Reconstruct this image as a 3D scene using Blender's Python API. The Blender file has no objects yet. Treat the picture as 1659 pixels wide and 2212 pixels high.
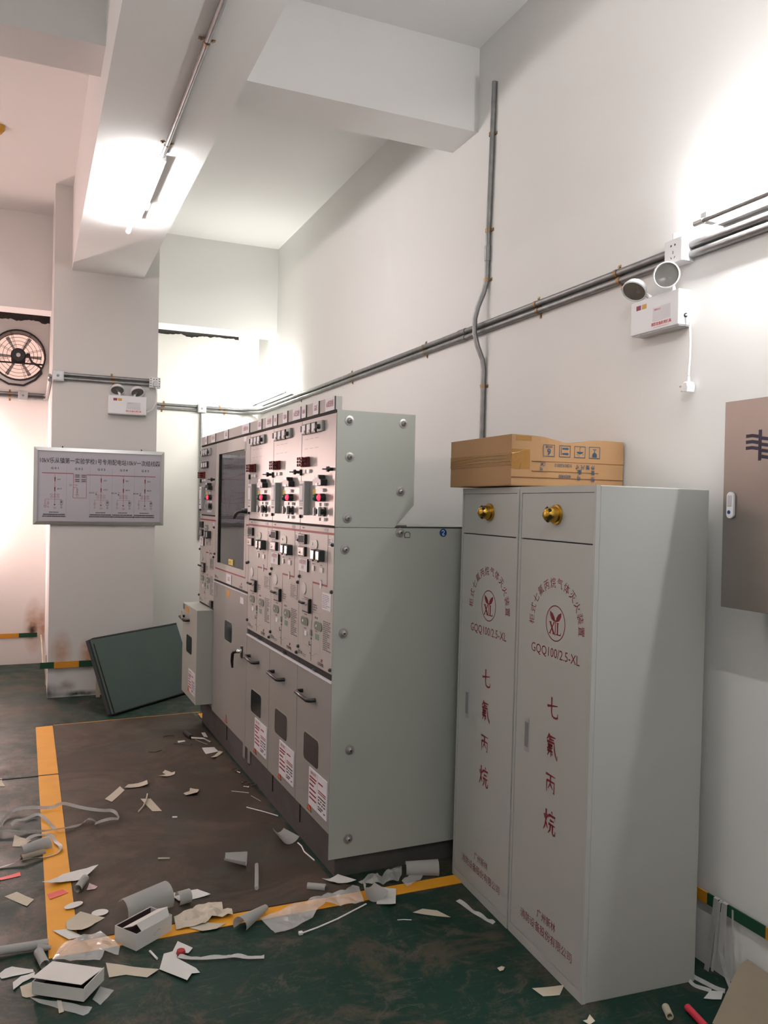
import bpy, bmesh, math, random
from mathutils import Vector, Matrix, noise
random.seed(7)
scene = bpy.context.scene
COL = scene.collection

# ------------------------------------------------------------------ camera
cam_data = bpy.data.cameras.new('camera')
cam_data.sensor_fit = 'HORIZONTAL'
cam_data.sensor_width = 36.0
cam_data.lens = 36.0 * 1789.0 / 1659.0
cam_data.clip_start = 0.02
cam = bpy.data.objects.new('camera', cam_data)
COL.objects.link(cam)
_r = Vector((0.91924535, -0.39315454, 0.02043266))
_u = Vector((-0.01536805, 0.0160258, 0.99975347))
_f = Vector((0.39338506, 0.91933274, -0.00868962))
cam.matrix_world = Matrix(((_r.x, _u.x, -_f.x, 0.0), (_r.y, _u.y, -_f.y, 0.0), (_r.z, _u.z, -_f.z, 1.6), (0, 0, 0, 1)))
scene.camera = cam

# ------------------------------------------------------------------ world, exposure
world = bpy.data.worlds.new('world')
scene.world = world
world.use_nodes = True
world.node_tree.nodes['Background'].inputs[0].default_value = (1.0, 0.60, 0.50, 1)
world.node_tree.nodes['Background'].inputs[1].default_value = 1.0
vs = scene.view_settings
vs.view_transform = 'Standard'
vs.look = 'None'
vs.exposure = 0.12
vs.gamma = 1.0
vs.use_curve_mapping = False
TUBE_POWER = 250.0
scene.cycles.caustics_reflective = False
scene.cycles.caustics_refractive = False
scene.cycles.max_bounces = 8
scene.cycles.glossy_bounces = 3

# ------------------------------------------------------------------ materials
def srgb(r, g, b):
    def f(c):
        c /= 255.0
        return c / 12.92 if c <= 0.04045 else ((c + 0.055) / 1.055) ** 2.4
    return (f(r), f(g), f(b), 1.0)

MATS = {}
def mat(name, color, rough=0.5, metal=0.0, noise_amt=0.0, noise_scale=6.0, bump=0.0, bump_scale=60.0, emit=None, emit_strength=0.0, trans=0.0, alpha=1.0, spec=0.5, coat=0.0):
    m = bpy.data.materials.new(name)
    m.use_nodes = True
    nt = m.node_tree
    b = nt.nodes['Principled BSDF']
    c = color if len(color) == 4 else (*color, 1.0)
    b.inputs['Base Color'].default_value = c
    b.inputs['Roughness'].default_value = rough
    b.inputs['Metallic'].default_value = metal
    b.inputs['Specular IOR Level'].default_value = spec
    b.inputs['Coat Weight'].default_value = coat
    if trans:
        b.inputs['Transmission Weight'].default_value = trans
    if alpha < 1:
        b.inputs['Alpha'].default_value = alpha
    if emit:
        b.inputs['Emission Color'].default_value = (*emit, 1.0)
        b.inputs['Emission Strength'].default_value = emit_strength
    if noise_amt or bump:
        tc = nt.nodes.new('ShaderNodeTexCoord')
    if noise_amt:
        n = nt.nodes.new('ShaderNodeTexNoise')
        n.inputs['Scale'].default_value = noise_scale
        n.inputs['Detail'].default_value = 5
        nt.links.new(tc.outputs['Object'], n.inputs['Vector'])
        mx = nt.nodes.new('ShaderNodeMix'); mx.data_type = 'RGBA'
        mx.inputs['A'].default_value = tuple(k * (1 - noise_amt) for k in c[:3]) + (1,)
        mx.inputs['B'].default_value = tuple(min(1, k * (1 + noise_amt)) for k in c[:3]) + (1,)
        nt.links.new(n.outputs['Fac'], mx.inputs['Factor'])
        nt.links.new(mx.outputs['Result'], b.inputs['Base Color'])
    if bump:
        n2 = nt.nodes.new('ShaderNodeTexNoise')
        n2.inputs['Scale'].default_value = bump_scale
        n2.inputs['Detail'].default_value = 4
        nt.links.new(tc.outputs['Object'], n2.inputs['Vector'])
        bp = nt.nodes.new('ShaderNodeBump')
        bp.inputs['Strength'].default_value = bump
        bp.inputs['Distance'].default_value = 0.004
        nt.links.new(n2.outputs['Fac'], bp.inputs['Height'])
        nt.links.new(bp.outputs['Normal'], b.inputs['Normal'])
    MATS[name] = m
    return m

def ramp(nt, fac, stops):
    r = nt.nodes.new('ShaderNodeValToRGB')
    el = r.color_ramp.elements
    while len(el) > 1:
        el.remove(el[-1])
    el[0].position, el[0].color = stops[0][0], stops[0][1]
    for p, c in stops[1:]:
        e = el.new(p); e.color = c
    nt.links.new(fac, r.inputs['Fac'])
    return r.outputs['Color']

def mixc(nt, fac, a, b):
    m = nt.nodes.new('ShaderNodeMix'); m.data_type = 'RGBA'
    for key, v in (('Factor', fac), ('A', a), ('B', b)):
        if hasattr(v, 'links'):
            nt.links.new(v, m.inputs[key])
        else:
            m.inputs[key].default_value = v
    return m.outputs['Result']

def tnoise(nt, scale, detail=5, vec=None, rough=0.55, dist=0.0):
    n = nt.nodes.new('ShaderNodeTexNoise')
    n.inputs['Scale'].default_value = scale
    n.inputs['Detail'].default_value = detail
    n.inputs['Roughness'].default_value = rough
    n.inputs['Distortion'].default_value = dist
    if vec is None:
        tc = nt.nodes.new('ShaderNodeTexCoord')
        vec = tc.outputs['Object']
    nt.links.new(vec, n.inputs['Vector'])
    return n.outputs['Fac']

def wall_paint(name, c, stain=None):
    m = mat(name, c, rough=0.75, spec=0.25)
    nt = m.node_tree
    b = nt.nodes['Principled BSDF']
    tc = nt.nodes.new('ShaderNodeTexCoord')
    obj = tc.outputs['Object']
    base = mixc(nt, tnoise(nt, 0.9, 4, obj), tuple(k * 0.955 for k in c[:3]) + (1,), c)
    dark = tuple(k * 0.72 for k in c[:3]) + (1,)
    smudge = ramp(nt, tnoise(nt, 5.5, 6, obj, 0.7, 0.6), [(0.0, (0, 0, 0, 1)), (0.735, (0, 0, 0, 1)), (0.82, (0.35, 0.35, 0.35, 1))])
    col = mixc(nt, smudge, base, dark)
    for (px, py, pz, rx, ry, rz, sc, amt) in (stain or []):
        mp = nt.nodes.new('ShaderNodeMapping')
        mp.inputs['Location'].default_value = (-px / rx, -py / ry, -pz / rz)
        mp.inputs['Scale'].default_value = (1 / rx, 1 / ry, 1 / rz)
        nt.links.new(obj, mp.inputs['Vector'])
        g = nt.nodes.new('ShaderNodeTexGradient'); g.gradient_type = 'SPHERICAL'
        nt.links.new(mp.outputs['Vector'], g.inputs['Vector'])
        nz = tnoise(nt, 14, 4, obj)
        mul = nt.nodes.new('ShaderNodeMath'); mul.operation = 'MULTIPLY'
        nt.links.new(g.outputs['Fac'], mul.inputs[0]); nt.links.new(nz, mul.inputs[1])
        fac = ramp(nt, mul.outputs[0], [(0.0, (0, 0, 0, 1)), (0.45, (amt, amt, amt, 1))])
        col = mixc(nt, fac, col, sc)
    nt.links.new(col, b.inputs['Base Color'])
    bp = nt.nodes.new('ShaderNodeBump'); bp.inputs['Strength'].default_value = 0.12; bp.inputs['Distance'].default_value = 0.003
    nt.links.new(tnoise(nt, 35, 5, obj), bp.inputs['Height'])
    nt.links.new(bp.outputs['Normal'], b.inputs['Normal'])
    return m

RUST = srgb(172, 112, 52)
wall_paint('wall_white', (0.785, 0.775, 0.755, 1), [])
wall_paint('wall_niche', (0.80, 0.77, 0.74, 1), [(0.05, 8.66, 0.36, 0.10, 0.3, 0.30, RUST, 0.75), (0.04, 8.66, 0.33, 0.05, 0.3, 0.08, srgb(40, 25, 18), 1.0), (0.14, 8.66, 0.35, 0.05, 0.3, 0.22, RUST, 0.7)])
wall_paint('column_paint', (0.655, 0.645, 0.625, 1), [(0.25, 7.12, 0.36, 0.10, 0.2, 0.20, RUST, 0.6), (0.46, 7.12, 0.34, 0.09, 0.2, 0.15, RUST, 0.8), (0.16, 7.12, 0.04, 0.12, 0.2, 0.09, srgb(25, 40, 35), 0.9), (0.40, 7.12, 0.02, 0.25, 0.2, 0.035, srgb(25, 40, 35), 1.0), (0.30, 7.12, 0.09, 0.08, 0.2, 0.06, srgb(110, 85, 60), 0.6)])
wall_paint('ceiling_paint', (0.785, 0.775, 0.758, 1))
mat('rough_concrete', (0.045, 0.04, 0.037), 0.95, noise_amt=0.5, noise_scale=18, bump=0.9, bump_scale=25)
mat('plaster_edge', (0.42, 0.39, 0.36), 0.9, noise_amt=0.4, noise_scale=25, bump=0.8, bump_scale=40)

def floor_material():
    m = mat('green_epoxy', (0.02, 0.07, 0.055), rough=0.42, spec=0.18)
    nt = m.node_tree; b = nt.nodes['Principled BSDF']
    tc = nt.nodes.new('ShaderNodeTexCoord'); obj = tc.outputs['Object']
    green = mixc(nt, tnoise(nt, 3.0, 6, obj, 0.65), (0.0030, 0.0190, 0.0135, 1), (0.0075, 0.031, 0.023, 1))
    f1 = ramp(nt, tnoise(nt, 2.3, 8, obj, 0.82, 0.5), [(0, (0, 0, 0, 1)), (0.50, (0, 0, 0, 1)), (0.575, (0.75, 0.75, 0.75, 1))])
    col = mixc(nt, f1, green, (0.060, 0.048, 0.033, 1))
    f2 = ramp(nt, tnoise(nt, 7.0, 7, obj, 0.85, 1.0), [(0, (0, 0, 0, 1)), (0.545, (0, 0, 0, 1)), (0.61, (0.7, 0.7, 0.7, 1))])
    col = mixc(nt, f2, col, (0.070, 0.062, 0.048, 1))
    mp = nt.nodes.new('ShaderNodeMapping'); mp.inputs['Scale'].default_value = (3, 26, 1); mp.inputs['Rotation'].default_value = (0, 0, 0.6)
    nt.links.new(obj, mp.inputs['Vector'])
    f3 = ramp(nt, tnoise(nt, 2.4, 6, mp.outputs['Vector'], 0.7, 1.2), [(0, (0, 0, 0, 1)), (0.58, (0, 0, 0, 1)), (0.66, (0.4, 0.4, 0.4, 1))])
    col = mixc(nt, f3, col, (0.075, 0.076, 0.068, 1))
    nt.links.new(col, b.inputs['Base Color'])
    rg = ramp(nt, tnoise(nt, 6, 4, obj), [(0.3, (0.34, 0.34, 0.34, 1)), (0.7, (0.6, 0.6, 0.6, 1))])
    nt.links.new(rg, b.inputs['Roughness'])
    bp = nt.nodes.new('ShaderNodeBump'); bp.inputs['Strength'].default_value = 0.15; bp.inputs['Distance'].default_value = 0.003
    nt.links.new(tnoise(nt, 18, 6, obj), bp.inputs['Height']); nt.links.new(bp.outputs['Normal'], b.inputs['Normal'])
floor_material()

def mat_material():
    m = mat('rubber_mat', (0.08, 0.065, 0.052), rough=0.6, spec=0.15)
    nt = m.node_tree; b = nt.nodes['Principled BSDF']
    tc = nt.nodes.new('ShaderNodeTexCoord'); obj = tc.outputs['Object']
    base = mixc(nt, tnoise(nt, 2.2, 6, obj, 0.6), (0.016, 0.012, 0.0095, 1), (0.085, 0.063, 0.047, 1))
    f = ramp(nt, tnoise(nt, 1.7, 8, obj, 0.72, 0.8), [(0.46, (0, 0, 0, 1)), (0.62, (0.7, 0.7, 0.7, 1))])
    col = mixc(nt, f, base, (0.105, 0.080, 0.060, 1))
    f2 = ramp(nt, tnoise(nt, 3.5, 6, obj, 0.7), [(0.50, (0, 0, 0, 1)), (0.62, (0.6, 0.6, 0.6, 1))])
    col = mixc(nt, f2, col, (0.045, 0.050, 0.040, 1))
    nt.links.new(col, b.inputs['Base Color'])
mat_material()
mat('stripe_yellow', srgb(214, 148, 28), 0.6, noise_amt=0.12, noise_scale=9)
mat('joint_dark', (0.015, 0.016, 0.015), 0.9)

mat('galvanised', (0.24, 0.24, 0.24), 0.42, 0.75, noise_amt=0.35, noise_scale=22)
mat('bright_steel', (0.6, 0.6, 0.6), 0.25, 1.0)
mat('brass_clip', srgb(150, 118, 84), 0.45, 0.6, noise_amt=0.3, noise_scale=60)
mat('steel_box', (0.50, 0.50, 0.50), 0.38, 0.6, noise_amt=0.15, noise_scale=20)
mat('white_plastic', (0.78, 0.78, 0.79), 0.35)
mat('grey_plastic', (0.30, 0.31, 0.30), 0.5)
mat('black_plastic', (0.010, 0.010, 0.011), 0.35)
mat('black_gap', (0.006, 0.006, 0.006), 0.8)
mat('lamp_housing', (0.72, 0.72, 0.72), 0.45)

mat('gear_grey', (0.385, 0.402, 0.362), 0.5, noise_amt=0.04, noise_scale=3)
mat('gear_front', (0.36, 0.35, 0.34), 0.36, 0.30, noise_amt=0.05, noise_scale=12)
mat('gear_mid', (0.44, 0.425, 0.40), 0.45, 0.1, noise_amt=0.04, noise_scale=10)
mat('gear_door', (0.30, 0.298, 0.280), 0.42, 0.15, noise_amt=0.04, noise_scale=3)
mat('plinth_steel', (0.075, 0.070, 0.066), 0.6, 0.2, noise_amt=0.35, noise_scale=10)
mat('header_grey', (0.40, 0.38, 0.36), 0.5)
mat('label_white', (0.72, 0.72, 0.76), 0.5)
mat('print_red', srgb(150, 30, 35), 0.6)
mat('print_black', (0.02, 0.02, 0.022), 0.6)
mat('print_grey', (0.13, 0.12, 0.12), 0.6)
mat('mimic_red', srgb(135, 38, 42), 0.55)
mat('terminal_red', srgb(92, 16, 20), 0.4)
mat('lamp_red', srgb(230, 30, 50), 0.3, emit=(1.0, 0.03, 0.07), emit_strength=2.2)
mat('lamp_green', (0.01, 0.10, 0.06), 0.2)
mat('disc_green', srgb(106, 118, 104), 0.35)
mat('square_green', srgb(104, 142, 118), 0.5)
mat('chrome', (0.75, 0.72, 0.70), 0.15, 1.0)
mat('dark_window', (0.012, 0.014, 0.015), 0.12)
mat('window_glass', (0.9, 0.92, 0.92), 0.04, trans=1.0)
mat('paper_violet', (0.42, 0.41, 0.47), 0.6)
mat('orange_warn', srgb(206, 92, 52), 0.5)
mat('sticker_yellow', srgb(214, 188, 66), 0.5)
mat('sticker_orange', srgb(214, 150, 50), 0.5)
mat('plate_steel', (0.38, 0.36, 0.35), 0.35, 0.6)
mat('sticker_blue', srgb(18, 60, 120), 0.4)

mat('cabinet_grey', (0.40, 0.405, 0.38), 0.40, noise_amt=0.025, noise_scale=3)
mat('cabinet_gap', (0.05, 0.05, 0.048), 0.8)
mat('print_maroon', srgb(112, 18, 28), 0.6)
mat('brass', srgb(190, 150, 62), 0.25, 1.0)
mat('inset_metal', (0.30, 0.31, 0.33), 0.35, 0.6)
mat('cardboard', srgb(158, 121, 82), 0.75, noise_amt=0.08, noise_scale=8, bump=0.1, bump_scale=60)
mat('cardboard_edge', srgb(150, 108, 66), 0.85)
mat('packing_tape', srgb(150, 110, 60), 0.16, noise_amt=0.1, noise_scale=30, spec=0.7)
mat('print_blue', srgb(40, 66, 92), 0.7)
mat('stainless', (0.22, 0.20, 0.18), 0.36, 0.8, noise_amt=0.14, noise_scale=4)
mat('logo_navy', srgb(20, 16, 48), 0.5)
mat('alu_frame', (0.55, 0.55, 0.55), 0.35, 0.8)
mat('board_face', (0.43, 0.42, 0.47), 0.5)
mat('dark_sheet', srgb(70, 86, 82), 0.55, noise_amt=0.10, noise_scale=5)
mat('dark_edge', (0.028, 0.033, 0.035), 0.7, noise_amt=0.3, noise_scale=20)
mat('bar_green', srgb(16, 66, 44), 0.5, noise_amt=0.1, noise_scale=30)
mat('bar_yellow', srgb(206, 140, 36), 0.5, noise_amt=0.1, noise_scale=30)
mat('lens', (0.15, 0.145, 0.135), 0.10, alpha=0.72, spec=0.6)  # dark base colour carries the floor's reflection in the lens
mat('reflector', (0.42, 0.40, 0.38), 0.22, 0.9)
mat('stamp_red', srgb(130, 30, 60), 0.5)
mat('stamp_gold', srgb(200, 150, 60), 0.5)
mat('plate_grey', (0.50, 0.50, 0.52), 0.3, 0.3)
mat('ink_red', srgb(205, 60, 70), 0.6)
mat('fan_black', (0.012, 0.012, 0.013), 0.5)
mat('fan_blade', (0.62, 0.55, 0.50), 0.5)
mat('detector_yellow', srgb(210, 160, 40), 0.4)
mat('paper', (0.60, 0.60, 0.575), 0.7, noise_amt=0.06, noise_scale=20)
mat('beige', (0.48, 0.43, 0.34), 0.75, noise_amt=0.06, noise_scale=20)
mat('tissue', (0.50, 0.44, 0.35), 0.7, noise_amt=0.2, noise_scale=30)
mat('redtape', srgb(214, 84, 76), 0.5, noise_amt=0.2, noise_scale=30)
mat('striped', (0.5, 0.36, 0.36), 0.6, noise_amt=0.5, noise_scale=90)
mat('film', (0.80, 0.80, 0.78), 0.18, alpha=0.30, noise_amt=0.1, noise_scale=30, spec=0.8)
mat('strap_white', (0.72, 0.71, 0.70), 0.35, noise_amt=0.1, noise_scale=30)
mat('carton_white', (0.60, 0.585, 0.555), 0.55, noise_amt=0.03, noise_scale=10)
mat('carton_dark', (0.03, 0.014, 0.012), 0.9)
mat('cork', (0.42, 0.38, 0.28), 0.7, noise_amt=0.1, noise_scale=60)
mat('pink_plastic', srgb(205, 60, 75), 0.4)
mat('flat_carton', srgb(196, 182, 160), 0.8, noise_amt=0.1, noise_scale=10)

def tube_mat(name, color, k=1.0):
    m = bpy.data.materials.new(name); m.use_nodes = True
    nt = m.node_tree
    nt.nodes.remove(nt.nodes['Principled BSDF'])
    e = nt.nodes.new('ShaderNodeEmission')
    e.inputs[0].default_value = (*color, 1); e.inputs[1].default_value = TUBE_POWER * k
    nt.links.new(e.outputs[0], nt.nodes['Material Output'].inputs[0])
    MATS[name] = m
tube_mat('tube_beam', (1.0, 0.985, 0.98), 0.48)
tube_mat('tube_beam_near', (1.0, 0.99, 0.985), 0.78)
tube_mat('tube_wall', (1.0, 0.99, 0.985), 0.85)
tube_mat('tube_corner', (1.0, 1.0, 0.93), 0.75)
tube_mat('tube_ceiling', (1.0, 0.96, 0.95), 0.22)
tube_mat('tube_pink_daylight', (1.0, 0.72, 0.67), 1.3)  # emitter added in place of pink daylight from the left
tube_mat('tube_rose', (1.0, 0.70, 0.66), 0.70)
tube_mat('tube_near', (1.0, 0.99, 0.98), 0.20)

# ------------------------------------------------------------------ mesh helpers
def link(o, parent=None):
    COL.objects.link(o)
    if parent is not None:
        while parent.parent is not None and parent.parent.parent is not None:
            parent = parent.parent            # thing > part > sub-part, no further
        o.parent = parent
    return o
SHIFT = []

def tag(o, label=None, cat=None, group=None, kind=None):
    if label: o['label'] = label
    if cat: o['category'] = cat
    if group: o['group'] = group
    if kind: o['kind'] = kind
    return o

def thing(name, label, cat, loc=(0, 0, 0), rot=(0, 0, 0), group=None):
    o = bpy.data.objects.new(name, None)
    o.empty_display_size = 0.05
    o.location = loc; o.rotation_euler = rot
    link(o)
    return tag(o, label, cat, group)

class MB:
    def __init__(self):
        self.v = []; self.f = []
    def add(self, verts, faces):
        k = len(self.v)
        self.v += [tuple(p) for p in verts]
        self.f += [tuple(i + k for i in fc) for fc in faces]
        return self
    def box(self, x0, x1, y0, y1, z0, z1):
        x0, x1 = min(x0, x1), max(x0, x1); y0, y1 = min(y0, y1), max(y0, y1); z0, z1 = min(z0, z1), max(z0, z1)
        return self.add([(x0, y0, z0), (x1, y0, z0), (x1, y1, z0), (x0, y1, z0), (x0, y0, z1), (x1, y0, z1), (x1, y1, z1), (x0, y1, z1)],
                        [(0, 3, 2, 1), (4, 5, 6, 7), (0, 1, 5, 4), (1, 2, 6, 5), (2, 3, 7, 6), (3, 0, 4, 7)])
    def hexa(self, p):
        return self.add(p, [(0, 3, 2, 1), (4, 5, 6, 7), (0, 1, 5, 4), (1, 2, 6, 5), (2, 3, 7, 6), (3, 0, 4, 7)])
    def prism(self, pts, axis, d0, d1):
        def P(a, b, d):
            return {'x': (d, a, b), 'y': (a, d, b), 'z': (a, b, d)}[axis]
        n = len(pts)
        vs_ = [P(a, b, d0) for a, b in pts] + [P(a, b, d1) for a, b in pts]
        fs = [tuple(range(n)), tuple(range(2 * n - 1, n - 1, -1))] + [(i, (i + 1) % n, n + (i + 1) % n, n + i) for i in range(n)]
        return self.add(vs_, fs)
    def cyl(self, p0, p1, r, n=12, r1=None, caps=True):
        p0, p1 = Vector(p0), Vector(p1)
        d = (p1 - p0).normalized()
        a = d.orthogonal().normalized(); b = d.cross(a)
        r1 = r if r1 is None else r1
        vs_ = [p0 + (a * math.cos(t) + b * math.sin(t)) * r for t in (2 * math.pi * i / n for i in range(n))]
        vs_ += [p1 + (a * math.cos(t) + b * math.sin(t)) * r1 for t in (2 * math.pi * i / n for i in range(n))]
        fs = [(i, (i + 1) % n, n + (i + 1) % n, n + i) for i in range(n)]
        if caps:
            fs += [tuple(range(n - 1, -1, -1)), tuple(range(n, 2 * n))]
        return self.add(vs_, fs)
    def tube(self, path, r, n=8, caps=True):
        P = [Vector(p) for p in path]
        rings = []; a = None
        for i, p in enumerate(P):
            if i == 0: d = P[1] - P[0]
            elif i == len(P) - 1: d = P[-1] - P[-2]
            else: d = (P[i + 1] - P[i]).normalized() + (P[i] - P[i - 1]).normalized()
            d.normalize()
            a = d.orthogonal().normalized() if a is None else (a - d * a.dot(d)).normalized()
            b = d.cross(a)
            rr = r[i] if isinstance(r, (list, tuple)) else r
            rings.append([p + (a * math.cos(2 * math.pi * k / n) + b * math.sin(2 * math.pi * k / n)) * rr for k in range(n)])
        vs_ = [q for ring in rings for q in ring]
        fs = []
        for i in range(len(P) - 1):
            for k in range(n):
                fs.append((i * n + k, i * n + (k + 1) % n, (i + 1) * n + (k + 1) % n, (i + 1) * n + k))
        if caps:
            m = (len(P) - 1) * n
            fs += [tuple(range(n - 1, -1, -1)), tuple(range(m, m + n))]
        return self.add(vs_, fs)
    def lathe(self, prof, origin, axis, n=20):
        o = Vector(origin); d = Vector(axis).normalized()
        a = d.orthogonal().normalized(); b = d.cross(a)
        vs_ = []
        for r, h in prof:
            for k in range(n):
                t = 2 * math.pi * k / n
                vs_.append(o + d * h + (a * math.cos(t) + b * math.sin(t)) * max(r, 1e-5))
        fs = []
        for i in range(len(prof) - 1):
            for k in range(n):
                fs.append((i * n + k, i * n + (k + 1) % n, (i + 1) * n + (k + 1) % n, (i + 1) * n + k))
        return self.add(vs_, fs)
    def build(self, name, m, parent=None, smooth=False, bevel=0.0, seg=2):
        me = bpy.data.meshes.new(name)
        me.from_pydata([tuple(p) for p in self.v], [], self.f)
        bm = bmesh.new(); bm.from_mesh(me)
        bmesh.ops.recalc_face_normals(bm, faces=bm.faces)
        bm.to_mesh(me); bm.free()
        me.materials.append(MATS[m])
        if smooth:
            for p in me.polygons: p.use_smooth = True
            me.set_sharp_from_angle(angle=0.7)
        o = bpy.data.objects.new(name, me)
        link(o, parent)
        if bevel:
            bv = o.modifiers.new('bevel', 'BEVEL')
            bv.width = bevel; bv.segments = seg; bv.limit_method = 'ANGLE'
        return o

def box(name, m, parent, x0, x1, y0, y1, z0, z1, bevel=0.0):
    return MB().box(x0, x1, y0, y1, z0, z1).build(name, m, parent, bevel=bevel)

def rounded(a0, a1, b0, b1, r, n=5):
    pts = []
    for cx, cy, t0 in ((a1 - r, b1 - r, 0), (a0 + r, b1 - r, 90), (a0 + r, b0 + r, 180), (a1 - r, b0 + r, 270)):
        for k in range(n + 1):
            t = math.radians(t0 + 90 * k / n)
            pts.append((cx + r * math.cos(t), cy + r * math.sin(t)))
    return pts

def struct(name, mb, m, **kw):
    return tag(mb.build(name, m, None, **kw), kind='structure')

# printed matter ------------------------------------------------------
FRONT = Matrix(((0, 0, -1), (-1, 0, 0), (0, 1, 0)))    # plane facing -x: text right = -y, up = +z
FACE_Y = Matrix(((1, 0, 0), (0, 0, -1), (0, 1, 0)))    # plane facing -y: text right = +x, up = +z
PENDING = []
def text(name, body, size, frame, pos, m, parent, align='CENTER', sx=1.0, rot=0.0, thick=0.0):
    cu = bpy.data.curves.new('t', 'FONT')
    cu.body = body; cu.size = size; cu.align_x = align; cu.align_y = 'CENTER'
    cu.fill_mode = 'FRONT'; cu.resolution_u = 2
    cu.offset = thick
    o = bpy.data.objects.new('t', cu)
    COL.objects.link(o)
    PENDING.append((o, name, sx, rot, frame, Vector(pos), m, parent))

def flush_text():
    dg = bpy.context.evaluated_depsgraph_get()
    dg.update()
    for o, name, sx, rot, frame, pos, m, parent in PENDING:
        me = bpy.data.meshes.new_from_object(o.evaluated_get(dg))
        M4 = Matrix.Translation(pos) @ frame.to_4x4() @ Matrix.Rotation(rot, 4, 'Z') @ Matrix.Diagonal((sx, 1, 1, 1))
        me.transform(M4)
        me.materials.clear(); me.materials.append(MATS[m])
        me.name = name
        t = bpy.data.objects.new(name, me)
        link(t, parent)
        cu = o.data
        bpy.data.objects.remove(o); bpy.data.curves.remove(cu)
    PENDING.clear()

class Flat:
    """flat printed strokes on a plane: (a, b) to the right and up, at a frame and origin"""
    def __init__(self, frame, origin):
        self.fr = frame; self.o = Vector(origin); self.mb = MB()
    def P(self, a, b): return self.o + self.fr @ Vector((a, b, 0))
    def poly(self, pts): self.mb.add([self.P(a, b) for a, b in pts], [tuple(range(len(pts)))]); return self
    def rect(self, a0, a1, b0, b1): return self.poly([(a0, b0), (a1, b0), (a1, b1), (a0, b1)])
    def stroke(self, pts, w, taper=None):
        n = len(pts)
        L = []; R = []
        for i, (x, y) in enumerate(pts):
            if i == 0: dx, dy = pts[1][0] - x, pts[1][1] - y
            elif i == n - 1: dx, dy = x - pts[i - 1][0], y - pts[i - 1][1]
            else: dx, dy = pts[i + 1][0] - pts[i - 1][0], pts[i + 1][1] - pts[i - 1][1]
            l = math.hypot(dx, dy) or 1
            ww = w * (taper[i] if taper else 1.0) / 2
            L.append((x - dy / l * ww, y + dx / l * ww)); R.append((x + dy / l * ww, y - dx / l * ww))
        for i in range(n - 1):
            self.poly([R[i], R[i + 1], L[i + 1], L[i]])
        return self
    def frame_rect(self, a0, a1, b0, b1, w):
        self.rect(a0, a1, b0, b0 + w); self.rect(a0, a1, b1 - w, b1); self.rect(a0, a0 + w, b0 + w, b1 - w); self.rect(a1 - w, a1, b0 + w, b1 - w); return self
    def circle(self, a, b, r, w=None, n=20):
        if w is None: return self.poly([(a + r * math.cos(2 * math.pi * k / n), b + r * math.sin(2 * math.pi * k / n)) for k in range(n)])
        for k in range(n):
            t0, t1 = 2 * math.pi * k / n, 2 * math.pi * (k + 1) / n
            self.poly([(a + (r - w) * math.cos(t0), b + (r - w) * math.sin(t0)), (a + r * math.cos(t0), b + r * math.sin(t0)), (a + r * math.cos(t1), b + r * math.sin(t1)), (a + (r - w) * math.cos(t1), b + (r - w) * math.sin(t1))])
        return self
    def build(self, name, m, parent): return self.mb.build(name, m, parent)

# ------------------------------------------------------------------ the room
XW = 2.22          # right wall
YB = 8.66          # back wall behind the lintel
ZC = 4.10          # ceiling
XL = -2.3; YN = -1.9
struct('floor', MB().box(XL - 0.2, XW + 0.2, YN - 0.2, YB + 0.2, -0.12, 0.0), 'green_epoxy')
struct('ceiling', MB().box(XL - 0.2, XW + 0.2, YN - 0.2, YB + 0.2, ZC, ZC + 0.15), 'ceiling_paint')
struct('wall_right', MB().box(XW, XW + 0.2, YN - 0.2, YB + 0.2, 0, ZC), 'wall_white')
struct('wall_left', MB().box(XL - 0.2, XL, YN - 0.2, YB + 0.2, 0, ZC), 'wall_white')
struct('wall_near', MB().box(XL, XW, YN - 0.2, YN, 0, ZC), 'wall_white')

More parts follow.
